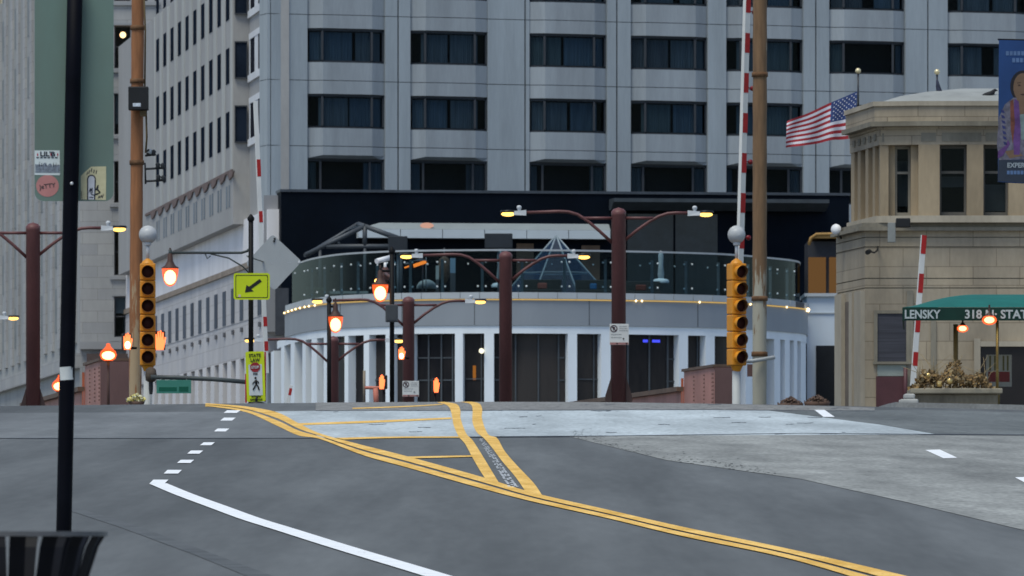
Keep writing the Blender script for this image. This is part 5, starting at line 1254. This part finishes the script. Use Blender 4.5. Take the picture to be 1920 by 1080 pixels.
# in-street pedestrian sign
DI = 136.0; p = W(479, 706, DI); t = thing('stop_for_pedestrians_sign', 'lime and white upright stop for pedestrians sign standing on the crest', 'sign', Vector((p.x, DI, gz(p.x, DI))))
rot = Matrix.Rotation(R(-1.8), 4, 'Y'); hw, hh = 17.5*DI/F, 47*DI/F
def L_(x, y, z): return p+(rot @ Vector((x, y, z)))
m_ = MB(); m_.slab([L_(x, 0, z) for x, z in rrect(hw, hh, .03)], (0, .02, 0)); m_.build('plate', fluo, t)
m_ = MB(); m_.slab([L_(x*.72, -.004, z*.62-.06) for x, z in rrect(hw, hh, .02)], (0, .002, 0)); m_.build('white_panel', M('sign_panel_white', (.55, .58, .58), .5), t)
mt = Matrix.Translation(p) @ rot
m_ = MB(); add_text(m_, 'STATE', .085, (0, -.006, hh-.10), .002, .9, mt); add_text(m_, 'LAW', .085, (.0, -.006, hh-.185), .002, .9, mt); add_text(m_, 'FOR', .05, (.0, -.010, .03), .001, .9, mt); add_text(m_, 'WITHIN', .055, (0, -.006, -hh+.075), .001, .9, mt); add_text(m_, 'CROSSWALK', .042, (0, -.006, -hh+.025), .001, .9, mt); m_.build('lettering', ink, t)
m_ = MB(); m_.slab([L_(.095*math.sin(R(22.5+45*k)), -.012, .17+.095*math.cos(R(22.5+45*k))) for k in range(8)], (0, .004, 0)); so = m_.build('stop_octagon', M('stop_red', (.28, .02, .025), .5), t)
m_ = MB(); add_text(m_, 'STOP', .068, (0, -.016, .147), .002, .85, mt); m_.build('stop_word', M('sign_panel_white', (0, 0, 0)), so)
m_ = MB()
for pts, r in (([(.005, -.06), (.01, -.13)], .022), ([(.01, -.13), (.045, -.19), (.06, -.25)], .014), ([(.01, -.13), (-.02, -.19), (-.05, -.24)], .014), ([(.005, -.07), (-.045, -.115), (-.055, -.14)], .01), ([(.005, -.07), (.05, -.10), (.055, -.13)], .01)):
    m_.tube([L_(x, -.008, z) for x, z in pts], r, 6)
m_.sphere(L_(.0, -.01, -.025), .022, 8); m_.build('walking_figure', ink, t)
m_ = MB(); m_.box(p.x-hw-.02, p.x-hw+.012, DI+.03, DI+.05, p.z-hh-.02, p.z+.05); m_.box(p.x+hw-.01, p.x+hw+.02, DI+.03, DI+.05, p.z-hh, p.z+.45); build_each(m_, 'red_edge_strip', M('reflector_red', (.42, .03, .03), .5), t)
gb = gz(p.x, DI); m_ = MB(); m_.lathe([(.16, -.02), (.16, .012), (.1, .03), (.05, .04)], (p.x+.02, DI+.02, gb), seg=16); m_.tube([(p.x+.02, DI+.02, gb), (p.x+.02, DI+.02, p.z-hh+.1)], .03, 8); m_.build('rubber_base', ink, t)
# green street name sign on a mast arm
DN = 149.0; p = W(326, 725, DN); t = thing('street_name_sign', 'small green street name sign hanging from a dark horizontal arm left of the pedestrian sign', 'sign', p)
m_ = MB(); m_.box(p.x-32.5*DN/F, p.x+32.5*DN/F, DN, DN+.01, p.z-12.5*DN/F, p.z+12.5*DN/F); m_.build('plate', M('sign_green', (.045, .20, .15), .5, .1, 2), t, bevel=.004)
m_ = MB(); m_.box(p.x-.30, p.x+.06, DN-.004, DN-.001, p.z-.09, p.z-.01); m_.box(p.x+.10, p.x+.29, DN-.004, DN-.001, p.z-.1, p.z-.0); m_.build('dark_legend', M('sign_deep_green', (.0, .085, .05), .5), t)
m_ = MB(); m_.tube([W(283, 707, DN+.1), W(330, 708, DN+.1), W(400, 711, DN+.1), W(470, 717, DN+.1)], .045, 10)
for px in (303, 350): m_.tube([W(px, 708, DN+.1), W(px, 715, DN+.02)], .015, 6)
m_.build('arm', M('arm_grey_green', (.06, .07, .07), .5), t)
# low flower bowl and pots just over the crest
p = W(256, 748, 149); t = thing('flower_bowl', 'low brown bowl with yellow flowers at the foot of the left rusty mast', 'planter', p)
m_ = MB(); m_.lathe([(.08, -.3), (.14, -.12), (.17, -.05), (.001, -.05)], p, seg=14); m_.build('bowl', M('brown_pot', (.10, .06, .045), .8), t)
fl_ = MB(); rf = random.Random(9)
for _ in range(260):
    u = rf.uniform(-.19, .17); q = p+Vector((u, rf.gauss(0, .07), -.05+rf.random()*(.17-abs(u)*.6))); a = Vector((rf.gauss(0, 1), rf.gauss(0, 1), rf.gauss(0, 1))).normalized()*.022; b_ = a.orthogonal()
    fl_.cur = rf.choice([0, 0, 1]); fl_.add([q-a, q+b_, q+a, q-b_], [(0, 1, 2, 3)])
fl_.build('flowers', [M('yellow_petal', (.55, .48, .16), .8, .2), M('pale_petal', (.6, .58, .42), .8, .2)], t)
pot0 = None
for px, py, lab in ((1482, 755, 'left brown shrub pot just over the crest before the white columns'), (1532, 752, 'right brown shrub pot just over the crest before the dark doorway')):
    p = W(px, py, 180)
    if pot0 is None:
        t = thing('shrub_pot', lab, 'planter', p, 'brown shrub pots beyond the crest'); pot0 = t
        m_ = MB(); m_.lathe([(.22, -.5), (.30, -.1), (.32, -.02), (.001, -.02)], p, seg=16); m_.build('pot', M('brown_pot', (0, 0, 0)), t)
        m_ = MB()
        for _ in range(320):
            u = rf.gauss(0, .12); q = p+Vector((u, rf.gauss(0, .1), -.02+rf.random()*max(.02, .17-abs(u)*.5))); a = Vector((rf.gauss(0, 1), rf.gauss(0, 1), rf.gauss(0, 1))).normalized()*.03; b_ = a.orthogonal(); m_.add([q-a, q+b_*.6, q+a, q-b_*.6], [(0, 1, 2, 3)])
        m_.build('shrub', M('dry_shrub', (.13, .085, .065), .9, .3, 8), t)
    else:
        o = copy_tree(pot0); o.location = p; o['label'] = lab

# ---------------------------------------------------------------- near pole with sign back and stickers
DPn = 42.0; gp = gz(-2.5, DPn)+.12; pb = Vector((WX(117, DPn), DPn, gp)); ptp = W(141, -40, DPn)
t = thing('black_pole', 'close black pole in the left foreground leaning slightly', 'pole', pb)
m_ = MB(); m_.tube([pb+(ptp-pb)*(i/6) for i in range(7)], .0435, 20); m_.build('tube', M('gloss_black', (.0015, .002, .005), .6, .2, 8, spec=.08), t)
m_ = MB(); m_.lathe([(.10, 0), (.10, .02), (.05, .04)], pb, seg=16); m_.build('base_collar', blk_iron, t)
m_ = MB(); q = W(134.5, 344, DPn-.05); m_.sphere(q, .010, 10); m_.build('bolt', M('bright_steel', (.6, .6, .6), .3, .05, metal=.5), t)
m_ = MB(); q = W(124, 700, DPn-.05); c_, s_ = math.cos(R(4)), math.sin(R(4))
n_ = 8; vs = []
for j in (-1, 1):
    for k in range(n_+1):
        x = (-1+2*k/n_)*.037; z = j*.037; xx, zz = x*c_-z*s_, x*s_+z*c_; vs.append(Vector((q.x+xx+.0, DPn-math.sqrt(max(.0001, .0446**2-min(abs(xx), .042)**2))-.001, q.z+zz)))
m_.add(vs, [(k, k+1, n_+2+k, n_+1+k) for k in range(n_)], True); m_.build('white_label', M('label_white', (.52, .54, .53), .6, .06, 10), t)
DB_ = 42.07; t = thing('street_sign_back', 'greenish metal back of a tall street sign bolted to the close black pole, with stickers', 'sign', W(139, 375, DB_))
c = W(139, 170, DB_); hw = 74*DB_/F; hh = 207*DB_/F
m_ = MB(); plate(m_, c, rrect(hw, hh, .05, 6), 0, .004); m_.build('plate', M('reflection_green_aluminium', (.14, .19, .16), .5, .14, 1.4, (1, 1, .35), c2=(.14, .22, .19), big=.12, bigscale=1.0), t)  # green of reflections put into the plate's base colour
def SP(px, py, o=.002): return W(px, py, DB_-o)
def sticker(name, label, polys, pos):
    s_ = thing('sticker', label, 'sticker', pos)
    for nm, pts_list, mat_, o in polys:
        m_ = MB()
        for pts in pts_list: m_.slab([SP(x, y, o) for x, y in pts], (0, .0006, 0))
        m_.build(nm, mat_, s_)
    return s_
st_w = M('sticker_white', (.58, .64, .64), .5, .04); st_k = M('sticker_ink', (.012, .014, .03), .5); st_r = M('sticker_red', (.42, .03, .06), .5); st_g = M('sticker_grey', (.17, .20, .24), .6, .35, 60)
rs = random.Random(3)
sk = [[(66, 313)]+[(66+46*k/14, 309+rs.uniform(-4, 3)) for k in range(15)]+[(112, 313), (112, 324), (66, 324)]]
spk = [[(x, 312), (x+1.2, 302+rs.uniform(-1, 3)), (x+2, 312)] for x in (73, 77, 85, 99, 104)]
s1 = sticker('sticker', 'white square sticker lettered LIL B above a sketched grey skyline', [('paper', [[(65, 282), (112, 282), (112.5, 328.5), (65, 328)]], st_w, .0015), ('skyline', sk, st_g, .0025), ('spires', spk, st_k, .0032), ('subline', [[(68+7*k, 294.5), (73+7*k, 294.5), (73+7*k, 296.5), (68+7*k, 296.5)] for k in range(6)], st_k, .0032),
     ('red_stars', [[(x-1.5, 290), (x, 286.5), (x+1.5, 290), (x, 293.5)] for x in (70.5, 95.3, 108)], st_r, .0030)], SP(88, 305))
m_ = MB(); k_ = DB_/F; add_text(m_, "LIL'B", .036, SP(89, 292.7, .0035), .0012, 1.2, ext=.0003); m_.build('lettering', st_k, s1)
s2 = sticker('sticker', 'round pink sticker lettered jetty below the white sticker', [('disc', [[(89+21.3*math.sin(R(10*k)), 348.5-20.5*math.cos(R(10*k))) for k in range(36)]], M('sticker_pink', (.44, .19, .18), .6, .06, 20), .0012)], SP(89, 348))
m_ = MB(); rm_ = Matrix.Translation(SP(89.5, 352.5, .0022)) @ Matrix.Rotation(R(-8), 4, 'Y'); add_text(m_, 'JeTTY', .034, (0, 0, 0), .0006, 1.05, rm_, ext=.0003); m_.build('lettering', M('sticker_charcoal', (.06, .045, .045), .6), s2)
arch = []; 
for k in range(13): an = R(180-15*k); arch.append((171.5+7.2*math.cos(an), 336-7.5*math.sin(an)))
def stroke(pts, wd):
    out = []
    for (x0, y0), (x1, y1) in zip(pts[:-1], pts[1:]):
        L2 = math.hypot(x1-x0, y1-y0) or 1; nx, ny = -(y1-y0)/L2*wd/2, (x1-x0)/L2*wd/2; out.append([(x0+nx, y0+ny), (x1+nx, y1+ny), (x1-nx, y1-ny), (x0-nx, y0-ny)])
    return out
lines = stroke([(164.3, 375), (164.3, 336)]+arch[1:-1]+[(178.7, 336), (177.5, 374)], 2.2)
for x, y0, y1 in ((163.5, 322, 328), (167, 319, 326), (171.5, 315, 322.5), (176, 318, 324.5), (180.5, 319, 326)): lines += stroke([(x+.8, y0), (x-.5, y1)], 1.5)
lines += stroke([(167, 361), (169.5, 353), (170.5, 358), (173, 352), (173, 362)], 1.6)+stroke([(170, 358), (171, 364), (175, 366), (183, 364), (187, 360), (182, 356), (178, 355)], 1.8)+stroke([(180, 356), (184, 347), (183, 355), (188, 361), (180, 364)], 2.0)+stroke([(167, 369.5), (169, 371), (171, 369), (173, 371.5), (175, 369)], 1.3)+stroke([(184, 372), (186, 367), (187, 371), (190, 366), (191.5, 371), (194, 364)], 1.3)+stroke([(153, 358), (153, 372)], .9)
sticker('sticker', 'cream sticker with a black hand drawn arch and scribble right of the pole', [('paper', [[(151.5, 330), (160, 322), (171, 312.5), (199, 312), (198.5, 375), (151.5, 374)]], M('sticker_cream', (.52, .48, .30), .6, .08, 20), .0012), ('arch_fill', [[(164.5, 374)]+arch+[(177.5, 374)]], M('sticker_lilac', (.50, .51, .55), .6), .0018), ('ink_drawing', lines, st_k, .0026)], SP(175, 345))

# ---------------------------------------------------------------- slatted litter bin, close at lower left
DBn = 25.0; cb = Vector((WX(14, DBn), DBn, 0)); gb = gz(cb.x, DBn)+.12; cb.z = gb; zr_ = WZ(1000, DBn)
t = thing('litter_bin', 'black slatted metal litter bin with flared rim at the lower left corner', 'bin', cb)
bk = M('bin_black', (.004, .0045, .007), .55, .25, 8, spec=.12)
RR = .328; nS = 18; hB = zr_-gb
prof_r = [(.235, .06), (.235, hB*.45), (.245, hB*.70), (.268, hB*.84), (.300, hB*.95), (.322, hB-.008)]
for k in range(nS):
    an = 2*math.pi*(k+.5)/nS-math.pi/2; m_ = MB(); ux = Vector((math.cos(an), math.sin(an), 0)); tx = Vector((-math.sin(an), math.cos(an), 0)); vs = []
    for r, z in prof_r:
        w_ = .027*(.88+.12*z/hB); c_ = cb+ux*r+Vector((0, 0, z))
        vs += [c_-tx*w_-ux*.003, c_+tx*w_-ux*.003, c_+tx*w_+ux*.004, c_-tx*w_+ux*.004]
    m_n = len(prof_r); fs = [(4*i+q, 4*i+(q+1) % 4, 4*i+4+(q+1) % 4, 4*i+4+q) for i in range(m_n-1) for q in range(4)]+[(0, 1, 2, 3), tuple(4*(m_n-1)+q for q in (3, 2, 1, 0))]
    m_.add(vs, fs); m_.build('slat', bk, t)
m_ = MB(); sgn = 48
ring = [(RR-.012, -.010), (RR+.008, -.010), (RR+.008, .006), (RR-.012, .006)]
vs = [cb+Vector((math.cos(2*math.pi*k/sgn)*r, math.sin(2*math.pi*k/sgn)*r, hB+z)) for k in range(sgn) for r, z in ring]
m_.add(vs, [(4*k+q, 4*k+(q+1) % 4, 4*((k+1) % sgn)+(q+1) % 4, 4*((k+1) % sgn)+q) for k in range(sgn) for q in range(4)]); m_.build('rim', M('bin_rim', (.10, .10, .105), .45, .2, 6), t)
m_ = MB(); m_.lathe([(.001, .05), (.24, .05), (.245, .075), (.001, .075)], cb, seg=28); m_.lathe([(.10, 0), (.12, .05), (.05, .06)], cb, seg=20); m_.build('base', bk, t)
m_ = MB(); m_.lathe([(.236, hB*.5), (.246, hB*.5), (.246, hB*.5+.03), (.236, hB*.5+.03)], cb, seg=40); m_.build('hoop', bk, t)

# ---------------------------------------------------------------- portrait banner at the right edge
DBr = 141.0; x0 = WX(1873, DBr); xs_ = DBr/F
pbn = thing('street_banner', 'blue street banner with a portrait in purple scarf at the right edge', 'banner', (WX(1975, DBr), DBr, 4.3))
def BP(px, py, o=0): q = W(px, py, DBr); q.y -= o; return q
def bpoly(mb, pts, o): mb.slab([BP(x, y, o) for x, y in pts], (0, .002, 0))
m_ = MB(); m_.slab([BP(1873, 75), BP(1965, 77), BP(1965, 346), BP(1871, 341)], (0, .012, 0)); cloth = m_.build('cloth', M('banner_blue', (.014, .05, .16), .7, .18, .9, (1, 1, .5)), pbn)
m_ = MB(); bpoly(m_, [(1872, 300), (1965, 300), (1965, 345), (1871, 340)], .003); m_.build('dark_base', M('banner_navy', (.025, .035, .055), .7), cloth)
skin = M('print_skin', (.15, .095, .06), .7, .12, 3); 
def ell(cx, cy, rx, ry, n_=22): return [(cx+rx*math.sin(2*math.pi*k/n_), cy-ry*math.cos(2*math.pi*k/n_)) for k in range(n_)]
m_ = MB(); bpoly(m_, ell(1918, 162, 24, 30), .004); m_.build('printed_hair', M('print_hair', (.012, .012, .016), .7), cloth)
m_ = MB(); bpoly(m_, [(1873, 220), (1884, 196), (1900, 183), (1940, 183), (1960, 215), (1963, 298), (1873, 300), (1869, 270)], .0045); m_.build('printed_jacket', M('print_jacket', (.12, .115, .15), .8, .35, 9), cloth)
m_ = MB(); bpoly(m_, [(1907, 180), (1933, 180), (1938, 205), (1922, 225), (1905, 205)], .006); bpoly(m_, ell(1918, 164, 18, 27), .0065); bpoly(m_, [(1884, 284), (1905, 280), (1918, 292), (1893, 297)], .0065); build_each(m_, 'printed_skin', skin, cloth)
m_ = MB(); bpoly(m_, [(1902, 185), (1910, 190), (1914, 235), (1912, 290), (1901, 290), (1899, 230)], .0075); bpoly(m_, [(1871, 284), (1886, 272), (1890, 262), (1894, 270), (1880, 292), (1871, 297)], .0075); bpoly(m_, [(1931, 190), (1940, 186), (1945, 240), (1940, 292), (1930, 292)], .0075); m_.build('printed_scarf', M('print_purple', (.10, .045, .16), .8, .3, 5), cloth)
m_ = MB(); bpoly(m_, [(1894, 190), (1900, 186), (1903, 232), (1899, 270), (1895, 240)], .0085); m_.build('printed_lapel', M('print_rust', (.14, .05, .035), .8, .3, 5), cloth)
m_ = MB(); bpoly(m_, [(1912, 215), (1930, 212), (1930, 262), (1915, 262)], .0085); m_.build('printed_shirt', M('print_teal', (.15, .20, .20), .8, .2, 5), cloth)
m_ = MB()
for x, y in ((1911, 160), (1925, 160)): bpoly(m_, ell(x, y, 2.8, 1.6, 10), .0075)
bpoly(m_, [(1912, 177), (1918, 175.5), (1924, 177), (1918, 179)], .0075); bpoly(m_, [(1907, 155), (1914, 154), (1914, 155.5), (1907, 156.5)], .0075); bpoly(m_, [(1922, 154), (1929, 155), (1929, 156.5), (1922, 155.5)], .0075); m_.build('printed_features', M('print_dark_brown', (.05, .03, .022), .8), cloth)
m_ = MB()
for k in range(7):
    y = 205+10*k; bpoly(m_, [(1876+k*.8, y), (1882+k*.8, y+2), (1884+k*.8, y+7), (1878+k*.8, y+6)], .0075)
m_.build('printed_pattern', M('print_indigo', (.03, .035, .12), .8), cloth)
m_ = MB(); add_text(m_, 'EXPERIENCE', .125, BP(1921, 314, .008), .004, .95, ext=.001); m_.build('lettering', M('banner_white', (.26, .30, .33), .7), cloth)
m_ = MB()
for x0_, y0_, y1_, L3 in ((1886, 96, 104, 70), (1898, 109, 117, 60)):
    x = x0_
    while x < x0_+L3: bpoly(m_, [(x, y0_), (x+5.5, y0_), (x+5.5, y1_), (x, y1_)], .006); x += 7.2
x = 1888
while x < 1955: bpoly(m_, [(x, 320), (x+5, 320), (x+5, 327), (x, 327)], .006); x += 6.4
m_.build('faded_lines', M('banner_faded', (.085, .15, .29), .7), cloth)
m_ = MB(); m_.tube([(WX(1978, DBr), DBr+.05, 4.0), BP(1978, 20, -.05)], .07, 14); m_.build('pole', blk_iron, pbn)
m_ = MB(); m_.tube([BP(1978, 76, -.05), BP(1871, 74, -.02)], .018, 8); m_.tube([BP(1978, 345, -.05), BP(1871, 340, -.02)], .018, 8); build_each(m_, 'bracket_arm', blk_iron, pbn)

# ---------------------------------------------------------------- things on the roof terrace
zT = zP(556)
def TP(px, py, d): return W(px, py, d)
t = thing('pergola', 'dark glazed pergola with a pointed gable at the left end of the terrace', 'pergola', (WX(660, 316), 316, zT))
fr = M('pergola_frame', (.06, .068, .078), .5, .15); dP = 316.0; bP = 320.5
apex, apb = TP(684, 424, dP), TP(672, 420, bP); le, re_ = TP(573, 478, dP), TP(752, 450, dP); leb, reb = TP(580, 476, bP), TP(752, 448, bP)
m_ = MB()
for a, b in ((le, apex), (apex, re_), (leb, apb), (apb, reb), (apex, apb), (TP(612, 462, dP), TP(752, 462, dP)), (TP(684, 462, dP), apex), (le, leb), (re_, reb)): m_.tube([a, b], .10, 8)
for px in (600, 684, 752): a = TP(px, 462 if px != 600 else 465, dP); m_.tube([Vector((a.x, a.y, zT)), a], .07, 8)
m_.tube([TP(630, 448, dP), TP(640, 462, dP)], .05, 8); m_.build('frame', fr, t)
m_ = MB(); m_.add([le, apex, apb, leb], [(0, 1, 2, 3)]); m_.add([apex, re_, reb, apb], [(0, 1, 2, 3)]); m_.build('glass_roof', MG('pergola_glass', (.55, .62, .66), 1.5), t)
t = thing('glass_pyramid', 'pale glazed pyramid rising behind the rail at the centre of the terrace', 'skylight', (WX(1045, 318), 318, zT))
ap = TP(1043, 441, 318); nA = 8; m_ = MB(); g = MB(); base = []
for k in range(nA): an = 2*math.pi*(k+.5)/nA; base.append(Vector((ap.x+3.0*math.cos(an), 318+3.0*math.sin(an), zT+.0)))
for k in range(nA): m_.tube([base[k], ap], .035, 6); m_.tube([base[k], base[(k+1) % nA]], .03, 6); h1 = base[k].lerp(ap, .5); h2 = base[(k+1) % nA].lerp(ap, .5); m_.tube([h1, h2], .022, 6); g.add([base[k], base[(k+1) % nA], ap], [(0, 1, 2)])
m_.build('glazing_bars', M('pale_bar', (.23, .28, .31), .5), t); g.build('glass', MG('pyramid_glass', (.62, .72, .75), 1.9), t)
def speaker_box(px, py, w_, h_, d, label):
    p = TP(px, py, d); t = thing('speaker_box', label, 'speaker', (p.x, d, zT), 'dark boxes on posts along the terrace')
    m_ = MB(); m_.box(p.x-w_/2*d/F, p.x+w_/2*d/F, d-.25, d+.25, p.z-h_/2*d/F, p.z+h_/2*d/F); m_.build('case', M('speaker_black', (.022, .027, .034), .6), t, bevel=.03)
    m_ = MB(); m_.tube([(p.x, d, zT), (p.x, d, p.z-h_/2*d/F)], .05, 8); m_.build('post', M('post_grey', (0, 0, 0)), t)
speaker_box(935, 452, 52, 28, 306, 'dark wide box on a post above the terrace rail near the centre'); speaker_box(746, 458, 36, 30, 308, 'dark box on a post at the right foot of the pergola')
def parasol(px, d, top, bot, label):
    p = TP(px, bot, d); t = thing('closed_parasol', label, 'parasol', (p.x, d, p.z), 'closed white parasols')
    m_ = MB(); T_ = WZ(top, d)-p.z; m_.lathe([(.03, .1), (.12, .14), (.14, .3), (.10, T_*.55), (.115, T_*.85), (.08, T_*.97), (.01, T_)], (p.x, d, p.z), seg=9); m_.build('cloth', M('parasol_cloth', (.42, .46, .47), .8, .15, 3), t)
    m_ = MB(); m_.lathe([(.34, -.06), (.36, .02), (.28, .10), (.08, .14)], (p.x, d, p.z), seg=14); m_.build('base', M('parasol_base', (.62, .68, .70), .6), t)
parasol(1239, 312, 470, 528, 'closed white parasol on a round base at the right of the terrace'); parasol(937, 309, 470, 536, 'closed white parasol mostly behind the second lamp post')
p = TP(800, 530, 306); t = thing('fire_dome', 'pale half dome shelter on the terrace behind the glass', 'shelter', (p.x, 306, zT))
m_ = MB(); nA = 14; vs = []
for i in range(7):
    f_ = i/6*math.pi/2; 
    for k in range(nA+1): an = math.pi*k/nA; vs.append(Vector((p.x-math.cos(an)*.42*math.cos(f_)*1.0, 306-.35*math.sin(f_)*math.sin(an)+0, zP(532)+math.sin(an)*.42*math.cos(f_)*.9+.02)))
m_.add(vs, [(i*(nA+1)+k, i*(nA+1)+k+1, (i+1)*(nA+1)+k+1, (i+1)*(nA+1)+k) for i in range(6) for k in range(nA)], True); m_.build('shell', M('dome_cloth', (.30, .34, .34), .8, .1), t)
m_ = MB(); m_.tube([(p.x-.02, 305.6, zT), (p.x-.02, 305.6, zP(470))], .02, 6); m_.build('pole', M('post_grey', (0, 0, 0)), t)
def heater(px, py, d, label, s=1):
    p = TP(px, py, d); t = thing('patio_heater', label, 'heater', (p.x, d, zT), 'glowing patio heaters')
    m_ = MB(); m_.tube([p+Vector((-.28*s, 0, -.10*s)), p+Vector((.24*s, 0, .08*s))], .07*s, 8); m_.build('element', ME('heater_glow', (1, .22, .03), 1.5), t)
    m_ = MB(); m_.tube([Vector((p.x+.1, d+.15, zT)), p+Vector((.1, .15, .1))], .025, 6); m_.lathe([(.01, .2), (.3*s, .12), (.32*s, .1)], p, seg=14); m_.build('stand', fr, t)
heater(788, 494, 305, 'glowing orange patio heater behind the terrace glass'); heater(764, 500, 306, 'fainter orange patio heater left of the brighter one', .45)
for i, (x0_, x1_, y0_, y1_, c_, d, lab) in enumerate(((844, 854, 484, 512, (.22, .33, .42), 309, 'pale blue upright board on the terrace left of the second lamp post'), (817, 823, 498, 524, (.42, .45, .42), 307, 'narrow white upright board on the terrace beside the half dome'), (1154, 1160, 480, 512, (.36, .24, .24), 312, 'pinkish upright board behind the nearest lamp post'))):
    a, b = TP(x0_, y1_, d), TP(x1_, y0_, d); t = thing('terrace_board', lab, 'board', (a.x, d, zT), 'upright boards on the terrace')
    m_ = MB(); m_.box(a.x, b.x, d, d+.05, a.z, b.z); m_.build('panel', M('board%d' % i, c_, .7, .12, 1), t)
    m_ = MB(); m_.box(a.x, b.x, d-.15, d+.2, zT, a.z); m_.build('foot', fr, t)
def bench(px0, px1, d, col, label):
    a, b = TP(px0, 525, d), TP(px1, 512, d); t = thing('terrace_sofa', label, 'sofa', (a.x, d, zT), 'dark sofas with cushions on the terrace')
    z = zP(527); m_ = MB(); m_.box(a.x-.6, b.x+.6, d, d+.8, zT, z); m_.build('seat', M('sofa_dark', (.03, .035, .035), .8), t, bevel=.03)
    m_ = MB(); m_.box(a.x-.6, b.x+.6, d+.65, d+.8, z+.003, z+.42); m_.build('backrest', M('sofa_dark', (0, 0, 0)), t, bevel=.03)
    m_ = MB(); m_.box(a.x, b.x, d+.1, d+.3, z+.003, z+.26); m_.build('cushion', M('cushion_%s' % px0, col, .8), t, bevel=.05)
bench(1008, 1026, 309, (.22, .075, .06), 'dark terrace sofa with a salmon cushion, under the glass pyramid'); bench(1106, 1119, 309.5, (.03, .13, .28), 'dark terrace sofa with a blue cushion'); bench(1192, 1212, 311, (.14, .04, .03), 'dark terrace sofa with a rust red cushion, right of the nearest lamp post')
p = TP(833, 505, 311); t = thing('wicker_chair', 'brown wicker hanging chair on the terrace left of the blue board', 'chair', (p.x, 311, zT))
m_ = MB(); m_.lathe([(.05, .55), (.22, .42), (.27, .1), (.24, -.25), (.1, -.55), (.01, -.6)], p, seg=14); m_.build('shell', M('wicker_brown', (.11, .07, .05), .8, .3, 8), t)
m_ = MB(); m_.tube([Vector((p.x, 311.2, zT)), p+Vector((0, .2, .9))], .03, 6); m_.build('stand', fr, t)
rb = random.Random(5)
for i, (px0, px1, lab) in enumerate(((618, 690, 'pale flat terrace table at the left behind the glass'), (575, 612, 'low hedge box at the far left of the terrace'))):
    d = 312; a, b = WX(px0, d), WX(px1, d); t = thing('terrace_table' if i == 0 else 'hedge_box', lab, 'table' if i == 0 else 'planter', (a, d, zT))
    if i == 0:
        m_ = MB(); m_.box(a, b, d, d+.9, zP(531), zP(526)); m_.build('table_top', M('pale_table', (.30, .33, .31), .7), t); m_ = MB(); m_.box(a+.3, a+.45, d+.3, d+.5, zT, zP(531)-.002); m_.box(b-.45, b-.3, d+.3, d+.5, zT, zP(531)-.002); build_each(m_, 'leg', fr, t)
    else:
        m_ = MB(); m_.box(a, b, d, d+.6, zT, zP(535)); m_.build('box', fr, t); m_ = MB()
        for _ in range(500):
            q = Vector((rb.uniform(a, b), d+rb.uniform(0, .6), zP(535)+rb.random()*.35)); v = Vector((rb.gauss(0, 1), rb.gauss(0, 1), rb.gauss(0, 1))).normalized()*.06; w2 = v.orthogonal(); m_.add([q-v, q+w2*.6, q+v, q-w2*.6], [(0, 1, 2, 3)])
        m_.build('foliage', M('hedge_leaf', (.05, .075, .05), .8, .3, 5), t)
